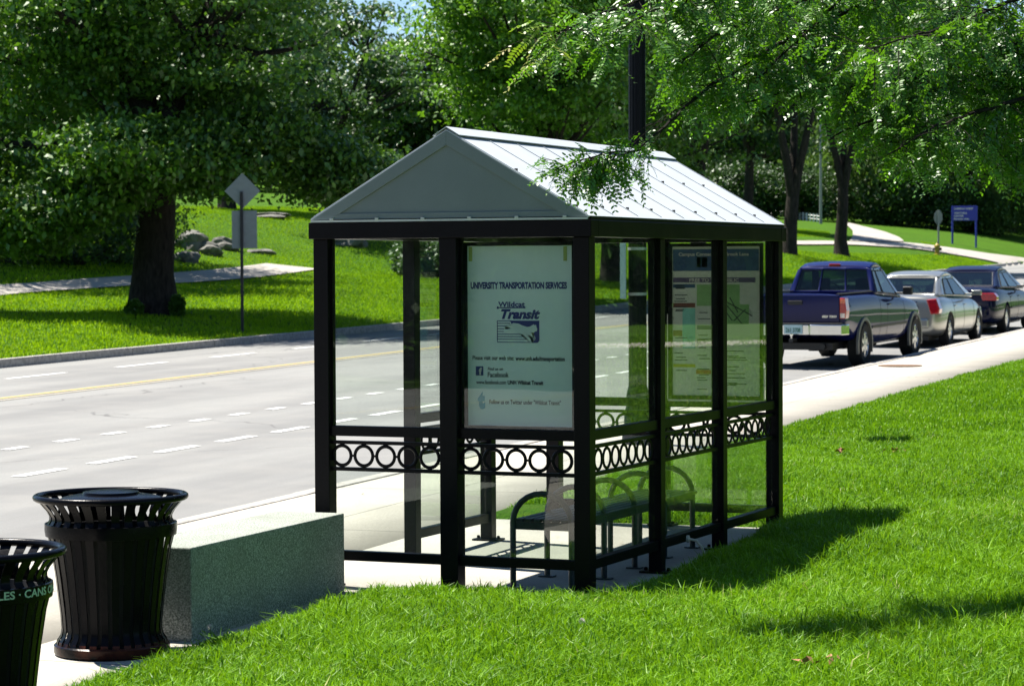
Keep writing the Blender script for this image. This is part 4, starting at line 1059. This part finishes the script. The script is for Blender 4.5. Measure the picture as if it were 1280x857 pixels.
T('oak_tree', 'shaded tree just behind the left roof slope', 520, 128, 9.5, 5, .5, .3, 'leaf_dark', 420, 60, .26, seed=16)
T('linden_tree', 'bright green leafy tree above the roof ridge', 676, 82, 14.5, 4.6, 2.8, .35, 'leaf_bright', 470, 115, .17, seed=17, sig=.07, lobes=20)
T('linden_tree', 'green tree behind the black lamp post', 765, 96, 15, 5.6, 1.8, .35, 'leaf', 430, 110, .19, seed=18, sig=.07, lobes=20)
T('oak_tree', 'tree with forked dark trunk right of the shelter roof', 872, 104, 15, 5.0, 5.5, .32, 'leaf', 420, 60, .24, seed=19, fork=3, trunkh=3.8)
T('ash_tree', 'tree with V shaped dark trunks directly right of the roof end', 985, 118, 17, 5.5, 7.5, .34, 'leaf', 380, 60, .26, seed=20, fork=3, trunkh=2.6)
T('ash_tree', 'tree with dark leaning trunk above the blue pickup cab', 1052, 124, 17, 5.5, 7.5, .30, 'leaf_bright', 380, 60, .26, seed=21, fork=3, trunkh=3.2)
T('willow_tree', 'pale weeping tree behind the uphill path', 1110, 182, 13, 7.0, 1.0, .4, 'leaf_willow', 460, 60, .32, seed=22, droop=1.2, sig=.06)
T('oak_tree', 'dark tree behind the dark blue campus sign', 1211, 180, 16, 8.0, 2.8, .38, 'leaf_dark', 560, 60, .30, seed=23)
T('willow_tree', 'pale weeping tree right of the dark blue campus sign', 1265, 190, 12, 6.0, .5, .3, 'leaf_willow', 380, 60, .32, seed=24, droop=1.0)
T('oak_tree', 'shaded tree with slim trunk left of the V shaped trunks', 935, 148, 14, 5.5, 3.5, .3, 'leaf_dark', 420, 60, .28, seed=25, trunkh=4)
T('oak_tree', 'tall tree rising over the far right lawn', 1385, 160, 14, 6.5, 3, .4, 'leaf', 460, 60, .30, seed=26)
# shrubs
def shrub(u, d, w, h, label, mat='leaf_dark', seed=1, size=.12):
    x, y = spot(u, d); g = np.random.default_rng(seed); root = thing('shrub', (x, y, float(H(x, y))), label, 'shrub')
    cp = rvec(140, g)*np.array([w, w*.7, h*.55])*(g.random(140)**.4)[:, None]+np.array([0, 0, h*.5])
    pos = np.repeat(cp, 70, 0)+g.normal(size=(140*70, 3))*w*.10; pos = pos[pos[:, 2] > .02]
    q = leaf_quads(pos, size, g); np_mesh('foliage', q, 4, M[mat], root, g.random(len(q)//4))
    mb = MB()
    for i in range(10): mb.tube([(0, 0, -.1), tuple(cp[i*9]*.5), tuple(cp[i*9])], [.04, .025, .01], 5)
    mb.build('stem', M['bark'], root)
shrub(15, 86, 3.6, 3.6, 'low dark shrub at the far left behind the footpath', seed=31)
shrub(95, 88, 3.0, 3.2, 'dark shrub behind the footpath left of the thick trunk', seed=32)
shrub(150, 91, 2.6, 2.6, 'dark shrub close behind the thick maple trunk', seed=33, mat='leaf')
shrub(168, 62.6, .22, .34, 'small leafy sucker growth at the left foot of the big maple', seed=34, mat='leaf', size=.10)
shrub(222, 62.8, .18, .5, 'small leafy sucker growth at the right foot of the big maple', seed=35, mat='leaf', size=.10)
shrub(540, 96, 1.6, 1.4, 'shrub seen through the glass beside the middle post', seed=36, mat='leaf_blue', size=.13)
for i, (u, lab) in enumerate(((1110, 'rounded shrub under the weeping tree'), (1165, 'shrub between the thin sign and the campus sign'), (1245, 'pale shrub right of the campus sign'), (1005, 'shrub behind the picket fence'), (890, 'dark shrub right of the roof slope'), (940, 'dark shrub left of the picket fence'))):
    shrub(u, 178, 3.4, 3.4, lab, seed=40+i, mat=('leaf_willow' if i in (2,) else 'leaf_dark'), size=.22)
# far wood
g = np.random.default_rng(99); pos = []
for u in np.arange(-500, 1800, 26):
    for d in (205, 240, 280):
        hh = g.uniform(16, 24) if not (390 < u < 575) else g.uniform(6, 10)
        if u > 1225: hh = g.uniform(8, 12)
        x, y = spot(u+g.uniform(-12, 12), d+g.uniform(-10, 10)); z0 = float(H(x, y)); n = 1900
        v = rvec(n, g)*(g.random(n)**.35)[:, None]*np.array([4.6, 4.6, hh*.52])+np.array([x, y, z0+hh*.5]); pos.append(v)
pos = np.concatenate(pos); q = leaf_quads(pos, .62, g)
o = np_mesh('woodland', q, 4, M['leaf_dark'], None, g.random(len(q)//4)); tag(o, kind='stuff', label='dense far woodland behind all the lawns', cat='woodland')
# wood mirrored in the glass, right of the picture
pos = []
for k in range(90):
    a = k/89; x, y = 40-37*a+g.uniform(-2, 2), 20+10*a+24*a**2+g.uniform(-2, 2); n = 2200; hh = g.uniform(9, 14)
    v = rvec(n, g)*(g.random(n)**.35)[:, None]*np.array([3.2, 3.2, hh*.52])+np.array([x, y, float(H(x, y))+hh*.5]); pos.append(v)
pos = np.concatenate(pos); q = leaf_quads(pos, .55, g)
o = np_mesh('thicket', q, 4, M['leaf_dark'], None, g.random(len(q)//4)); tag(o, kind='stuff', label='dark thicket beside the lawn right of the shelter', cat='thicket')

# thicket behind the photographer's lawn
pos = []
for k in range(110):
    a = k/109; x, y = -45+95*a+g.uniform(-2, 2), -46+14*a+g.uniform(-3, 3); n = 1800; hh = g.uniform(10, 15)
    v = rvec(n, g)*(g.random(n)**.35)[:, None]*np.array([3.6, 3.6, hh*.52])+np.array([x, y, float(H(x, y))+hh*.5]); pos.append(v)
pos = np.concatenate(pos); q = leaf_quads(pos, .5, g)
o = np_mesh('thicket', q, 4, M['leaf_dark'], None, g.random(len(q)//4)); tag(o, kind='stuff', label='dark thicket behind the near lawn', cat='thicket')

# rocks
def rock(u, v, w, h, label, seed):
    rd = random.Random(seed); p = land(u, v); bm = bmesh.new(); bmesh.ops.create_icosphere(bm, subdivisions=3, radius=1)
    for vv in bm.verts:
        c = vv.co; f = 1+.22*math.sin(c.x*3+seed)+.16*math.sin(c.y*5+c.z*4+seed*2)+rd.uniform(-.05, .05); vv.co = Vector((c.x*w*f, c.y*w*.7*f, c.z*h*f))
    me = bpy.data.meshes.new('rock'); bm.to_mesh(me); bm.free(); me.materials.append(M['rock']); o = bpy.data.objects.new('rock', me); COL.objects.link(o)
    o.location = (p[0], p[1], float(H(p[0], p[1]))+h*.25); o.rotation_euler = (0, 0, rd.uniform(0, 3)); tag(o, label, 'rock')
rock(238, 312, .8, .5, 'rounded grey boulder just right of the maple trunk', 1)
rock(262, 318, .6, .32, 'low boulder between the maple and the road sign', 2)
rock(284, 312, .6, .35, 'brownish boulder directly left of the road sign plate', 3)
rock(230, 328, .55, .35, 'small pale stone at the foot of the rounded boulder', 4)
rock(325, 318, .5, .16, 'flat stone right of the road sign', 5)
rock(436, 307, 1.0, .5, 'grey boulder at the top of the sunlit bank, seen through the left pane', 6)
rock(330, 271, 1.2, .14, 'long pale ledge of rock high on the lawn', 7)

# grass blades
def inview(x, y, m):
    dx, dy = x-CP[0], y-CP[1]; dep = dx*fw[0]+dy*fw[1]; lat = dx*r2[0]+dy*r2[1]
    return (dep > 9) & (np.abs(lat) < dep*.199+m)
def blades(x, y, h, w, g, name, lean=.5):
    n = len(x); z = H(x, y)-.004; base = np.column_stack([x, y, z]); a = g.uniform(0, 2*pi, n)
    side = np.column_stack([np.cos(a), np.sin(a), np.zeros(n)]); bd = g.uniform(0, 2*pi, n); L = g.uniform(.1, 1, n)*lean
    bdir = np.column_stack([np.cos(bd), np.sin(bd), np.zeros(n)])
    h = h*g.uniform(.55, 1.25, n); up_ = np.array([0, 0, 1.])
    m = base+up_*(h*.6)[:, None]+bdir*(h*L*.3)[:, None]; t = base+up_*(h*(1-.25*L))[:, None]+bdir*(h*L*.95)[:, None]
    W_ = (side*w*.5*g.uniform(.7, 1.2, n)[:, None])
    q1 = np.stack([base-W_, base+W_, m+W_*.85, m-W_*.85], 1); q2 = np.stack([m-W_*.85, m+W_*.85, t+W_*.1, t-W_*.1], 1)
    V = np.concatenate([q1, q2], 1).reshape(-1, 3)
    clump = .5+.5*np.sin(x*1.9+np.sin(y*2.7)*1.4)*np.cos(y*1.3+x*.8)+.5*wob(x*5.3, y*4.7)*wob(y*7.1, x*6.3)
    pn = wob(x*.55+3, y*.8)+.5*wob(x*3.1, y*2.7); ti = np.clip(g.random(n)**1.3*.60+.34*clump-.14*pn, 0, .84); ti[g.random(n) < .025+.09*np.clip(pn, 0, 1)**2] = .99; 
    return V, np.repeat(ti, 2)
def on_path(x, y):
    out = np.zeros(len(x), bool)
    for pts, wd in PATHS:
        for a, b_ in zip(pts[:-1], pts[1:]):
            d = b_-a; t_ = np.clip(((x-a[0])*d[0]+(y-a[1])*d[1])/(d@d), 0, 1)
            out |= np.hypot(x-a[0]-d[0]*t_, y-a[1]-d[1]*t_) < wd/2+.03
    return out
g = np.random.default_rng(5); VV = []; TT = []
def scatter(n, x0, x1, y0, y1, h, w, m, lean=.6, cond=None):
    x = g.uniform(x0, x1, n); y = g.uniform(y0, y1, n); s_, q_ = sq(x, y); D = lawn_depth(s_, q_)
    k = (D > -.035-.03*g.random(n)) & inview(x, y, m) & (g.random(n) < 1-.42*np.clip(wob(x*1.7+5, y*2.3)+.25, 0, 1))
    blk = (x > -1.98) & (x < -1.50) & (y > -2.3) & (y < -.18); k &= ~blk
    if cond is not None: k &= cond(x, y)
    x, y, D = x[k], y[k], D[k]
    hh = h*(.6+.4*np.clip(D/.4, 0, 1))*(1+.35*wob(x*2.1, y*2.3)+.45*wob(x*6.7, y*5.9)); V, t_ = blades(x, y, hh*1.08, w, g, 'g', lean); VV.append(V); TT.append(t_)
scatter(400000, -1.7, 6.5, -5.2, 4.6, .072, .0068, .8, 1.1)
scatter(50000, -1.7, 6.5, -5.2, 4.6, .108, .0085, .8, 1.3)
scatter(260000, -2.6, 7.5, 4.6, 11, .062, .0075, .8, 1.0)
scatter(20000, -2.6, 7.5, 4.6, 11, .10, .009, .8, 1.2)
scatter(330000, -3.2, 9, 11, 34, .058, .0115, 1.0)
_iv = inview
def inview(x, y, m):
    dx, dy = x+CP[0], y-CP[1]; dep = -dx*fw[0]+dy*fw[1]; lat = -(-dx*r2[0]+dy*r2[1])
    return _iv2(dx, dy)
def _iv2(dx, dy):
    X = -dx; dep = X*fw[0]+dy*fw[1]; lat = X*r2[0]+dy*r2[1]
    return (dep > 9) & (lat > dep*.02-.2) & (lat < dep*.115+.4)
scatter(130000, .3, 12, .3, 30, .06, .014, 1.0)
inview = _iv
o = np_mesh('grass', np.concatenate(VV), 4, M['grass'], None, np.concatenate(TT)); tag(o, kind='stuff', label='bright green lawn grass around the shelter', cat='grass')
print('BLADES', len(o.data.polygons)//2)
VV = []; TT = []
n = 420000; s_ = g.uniform(18, 135, n); q_ = -20.55-g.random(n)**1.3*34; x, y = xy(s_, q_); k = inview(x, y, 1.5) & ~on_path(x, y)
x, y = x[k], y[k]; dep = (x-CP[0])*fw[0]+(y-CP[1])*fw[1]
V, t_ = blades(x, y, np.full(len(x), .085)*(1+.4*wob(x*.7, y*.5)), .028, g, 'g', .7); VV.append(V); TT.append(t_)
o = np_mesh('far_grass', np.concatenate(VV), 4, M['grass_far'], None, np.concatenate(TT)); tag(o, kind='stuff', label='sunlit lawn grass across the road', cat='grass')
# dandelions
M['puff'] = simple('seed_head', (.62, .60, .55), .9)
M['stem'] = simple('weed_stem', (.10, .20, .03), .6)
def dandelion(u, v, depth, hgt, label, leaves=True):
    p = at(u, v, depth); x, y = p[0], p[1]; z = float(H(x, y)); d = thing('dandelion', (x, y, z), label, 'weed'); gg = np.random.default_rng(int(u))
    MB().tube([(0, 0, -.01), (.01, 0, hgt*.5), (0, .005, hgt)], .003, 6).build('stem', M['stem'], d)
    mb = MB()
    for dv in rvec(90, gg): mb.tube([(0, .005, hgt), tuple(Vector((0, .005, hgt))+Vector(dv)*.018)], .0011, 3)
    mb.build('seed_head', M['puff'], d)
    if leaves:
        pos = np.column_stack([gg.normal(size=14)*.03, gg.normal(size=14)*.03, gg.random(14)*hgt*.8]); q = leaf_quads(pos, .055, gg, asp=.4); np_mesh('foliage', q, 4, M['grass'], d, gg.random(14)*.6)
dandelion(262, 800, 14.0, .11, 'white dandelion seed head on a stem in front of the granite block')
dandelion(727, 812, 13.6, .07, 'small pale dandelion seed head in the lawn in front of the shelter', False)
# dead leaves on the lawn
M['dead'] = simple('dead_leaf', (.30, .14, .07), .8)
for (u, v, lab) in ((1052, 572, 'little patch of brown dead leaves near the far edge of the lawn'), (1118, 571, 'second, smaller brown leaf patch further right on the lawn'), (1020, 848, 'tan dead leaf at the bottom of the picture')):
    p = land(u, v); gg = np.random.default_rng(int(u)); pos = np.column_stack([p[0]+gg.normal(size=9)*.05, p[1]+gg.normal(size=9)*.05, float(H(p[0], p[1]))+.055+gg.random(9)*.02])
    q = leaf_quads(pos, .05, gg, up=1.5, asp=.8); o = np_mesh('dead_leaves', q, 4, M['dead']); tag(o, lab, 'dead leaves')

# bits of leaf litter on the paving
gg = np.random.default_rng(77); n = 170; x = gg.uniform(-4.3, .1, n); y = gg.uniform(-4.5, 26, n)**1.0; s_, q_ = sq(x, y); k = (lawn_depth(s_, q_) < -.02) & (q_ > -4.35); x, y = x[k], y[k]
pos = np.column_stack([x, y, Zr(sq(x, y)[0])+.014]); V = leaf_quads(pos, .035, gg, up=6, asp=.5); V[:, 2] = np.repeat(pos[:, 2], 4)+gg.normal(size=len(V))*.003
o = np_mesh('leaf_litter', V, 4, M['dead']); tag(o, kind='stuff', label='scattered dry leaf bits on the pavement', cat='leaf litter')

# honey locust whose branches hang into the picture
g = np.random.default_rng(3); rd = random.Random(3)
tb = spot(1640, 17.5); lt = thing('locust_tree', (0, 0, 0), 'locust tree with fine feathery leaves hanging in from the upper right', 'tree')
hub = Vector((tb[0], tb[1], 4.2)); z0 = float(H(*tb))
limbs = []
def limb(depths, pts, r0, r1):
    P_ = [Vector(at(u, v, d)) for (u, v), d in zip(pts, depths)]
    out = []
    for i in range(len(P_)-1):
        for k in range(6): out.append(P_[i].lerp(P_[i+1], k/6))
    out.append(P_[-1])
    for _ in range(3): out = [out[0]]+[(out[i-1]+out[i]*2+out[i+1])/4 for i in range(1, len(out)-1)]+[out[-1]]
    out = [p+Vector((rd.uniform(-1, 1), rd.uniform(-1, 1), rd.uniform(-1, 1)))*.008 for p in out]
    rr = [r0+(r1-r0)*(i/(len(out)-1))**.7 for i in range(len(out))]
    limbs.append((out, rr)); return out
ln = np.linspace
limb(ln(16.2, 14.3, 7), [(1330, -60), (1160, -30), (1060, 12), (960, 62), (890, 105), (845, 145), (800, 186)], .022, .007)
limb(ln(14.3, 14.0, 3), [(800, 186), (745, 194), (695, 212)], .007, .003)
limb(ln(16.2, 15.0, 7), [(1340, 20), (1280, 50), (1205, 80), (1130, 99), (1060, 108), (1000, 112), (930, 128)], .024, .005)
limb(ln(16.4, 15.2, 6), [(1340, 78), (1285, 86), (1215, 97), (1150, 118), (1090, 150), (1040, 170)], .024, .005)
limb(ln(16.0, 14.8, 5), [(1340, 100), (1280, 122), (1225, 140), (1160, 160), (1110, 195)], .020, .004)
limb(ln(16.6, 15.4, 5), [(1350, 135), (1285, 158), (1220, 172), (1150, 178), (1095, 175)], .018, .004)
limb(ln(15.8, 14.0, 7), [(1330, -110), (1150, -90), (1000, -60), (880, -30), (800, 0), (735, 22), (680, 52)], .020, .003)
limb(ln(16.0, 14.6, 5), [(1200, -60), (1080, -30), (980, 10), (900, 40), (850, 78)], .016, .004)
limb(ln(15.8, 14.4, 4), [(1330, -20), (1240, 10), (1160, 40), (1080, 62)], .015, .004)
limb(ln(16.4, 15.6, 4), [(1350, 150), (1300, 172), (1265, 190), (1242, 212)], .012, .003)
limb(ln(15.0, 14.2, 4), [(1000, -60), (900, -30), (820, 10), (770, 40)], .012, .003)
limb(ln(15.6, 14.9, 4), [(1100, -50), (1020, 30), (960, 85), (925, 120)], .012, .003)
limb(ln(16.5, 15.5, 4), [(1350, 40), (1290, 30), (1230, 25), (1180, 20)], .012, .003)
cap_ = [l for l in limbs]
mb = MB()
for out, rr in limbs: mb.tube(out, rr, 7)
# outside limbs to the trunk
for out, rr in limbs:
    a = out[0]
    if a.x > at(1290, 100, 16)[0]-.6 or rr[0] > .014:
        m = (a+hub)/2+Vector((0, 0, .35)); mb.tube([a, m, hub], [rr[0], .05, .09], 7)
fr_base = []; fr_dir = []
def in_mask(p):
    d = Vector(p)-Vector(CP); dep = d.dot(Vector(fw)); u = 640+FPX*d.dot(Vector(r2))/dep; v = 428.5-FPX*d.dot(Vector(u2))/dep
    low = np.interp(u, [630, 660, 700, 760, 800, 860, 900, 935, 965, 1000, 1040, 1080, 1130, 1180, 1240, 1300], [70, 100, 92, 92, 110, 150, 158, 140, 122, 132, 158, 195, 222, 232, 222, 235])
    if 668 < u < 815 and 165 < v < 235: return True
    if 778 < u < 820 and 42 < v < 162: return False
    return v < low
twigs = MB()
for li, (out, rr) in enumerate(limbs):
    L = len(out)
    for i in range(2, L):
        for rep in range(3):
            p = out[i].lerp(out[i-1], rd.random()); t_ = (out[i]-out[i-1]).normalized()
            sd = Vector((rd.gauss(0, 1), rd.gauss(0, 1), rd.gauss(-.25, .6))).normalized()
            dr = (t_*.7+sd*.9).normalized(); Lt = rd.uniform(.12, .42)*(1 if li != 1 else .45)
            q1_ = p+dr*Lt*.5+Vector((0, 0, -.01)); q2_ = p+dr*Lt+Vector((0, 0, -.06*Lt/.3))
            if not in_mask(q2_) or rd.random() < .22: continue
            twigs.tube([p, q1_, q2_], [.0035, .0026, .0014], 4)
            for k in range(5):
                b = p.lerp(q2_, (k+1)/5); fd = (dr*.6+Vector((rd.gauss(0, .8), rd.gauss(0, .8), rd.gauss(-.45, .4)))).normalized()
                if in_mask(b+fd*.12): fr_base.append(b); fr_dir.append(fd)
B = np.array([list(b) for b in fr_base]); Dr = np.array([list(d) for d in fr_dir]); NF = len(B); print('FRONDS', NF)
Lf = g.uniform(.14, .24, NF); V = []; ti = []
upv = rvec(NF, g)*.7+np.array([0, 0, 1.]); sdv = np.cross(Dr, upv); sdv /= np.linalg.norm(sdv, axis=1)[:, None]; nv = np.cross(sdv, Dr)
tf = g.random(NF)*.55
for j in range(10):
    f_ = (j+1)/10; c = B+Dr*(Lf*f_)[:, None]+np.array([0, 0, -1.])*(Lf*.25*f_**2)[:, None]
    for sgn in (-1, 1):
        ld_ = sdv*sgn*.9+Dr*.45+nv*g.normal(size=(NF, 1))*.25+np.array([0, 0, -.15]); ld_ /= np.linalg.norm(ld_, axis=1)[:, None]
        ll = (.034*g.uniform(.75, 1.15, NF)*(1-.25*abs(f_-.5)))[:, None]; wd = np.cross(ld_, nv+g.normal(size=(NF, 3))*.25); wd /= np.linalg.norm(wd, axis=1)[:, None]
        hw_ = ll*.23
        V.append(np.stack([c, c+ld_*ll*.3+wd*hw_, c+ld_*ll*.75+wd*hw_*.85, c+ld_*ll, c+ld_*ll*.75-wd*hw_*.85, c+ld_*ll*.3-wd*hw_], 1)); ti.append(tf+g.random(NF)*.3)
V = np.stack(V, 1).reshape(-1, 3); ti = np.stack(ti, 1).reshape(-1)
pu = (B-CP)@np.array(r2)/((B-CP)@fw)*FPX+640
yel = np.repeat((pu < 712) & (((B-CP)@np.array(u2)/((B-CP)@fw)) > (428.5-110)/FPX) & (g.random(NF) < .6), 20); ti[yel] = .99
np_mesh('foliage', V, 6, M['locust'], lt, ti)
for b, d_, l_ in zip(fr_base, fr_dir, Lf): twigs.tube([b, b+d_*l_*.5-Vector((0, 0, l_*.06)), b+d_*l_-Vector((0, 0, l_*.25))], [.0013, .001, .0006], 3, cap=False)
mb.tube([(tb[0], tb[1], z0-.3), (tb[0]-.05, tb[1], z0+1.5), hub, hub+Vector((.2, .1, 3))], [.26, .2, .16, .05], 12)
mb.build('branch', M['bark'], lt, smooth=True); twigs.build('twig', M['bark'], lt)
# its upper crown, above and right of the frame
cp = rvec(95, g)*np.array([3.4, 2.6, 1.6])*(g.random(95)**.4)[:, None]+np.array([tb[0]+.8, tb[1]-.4, 6.6])
pos = np.repeat(cp, 75, 0)+g.normal(size=(95*75, 3))*np.array([.30, .30, .15]); q = leaf_quads(pos, .09, g, asp=.4); np_mesh('upper_foliage', q, 4, M['locust'], lt, g.random(len(q)//4)*.8)
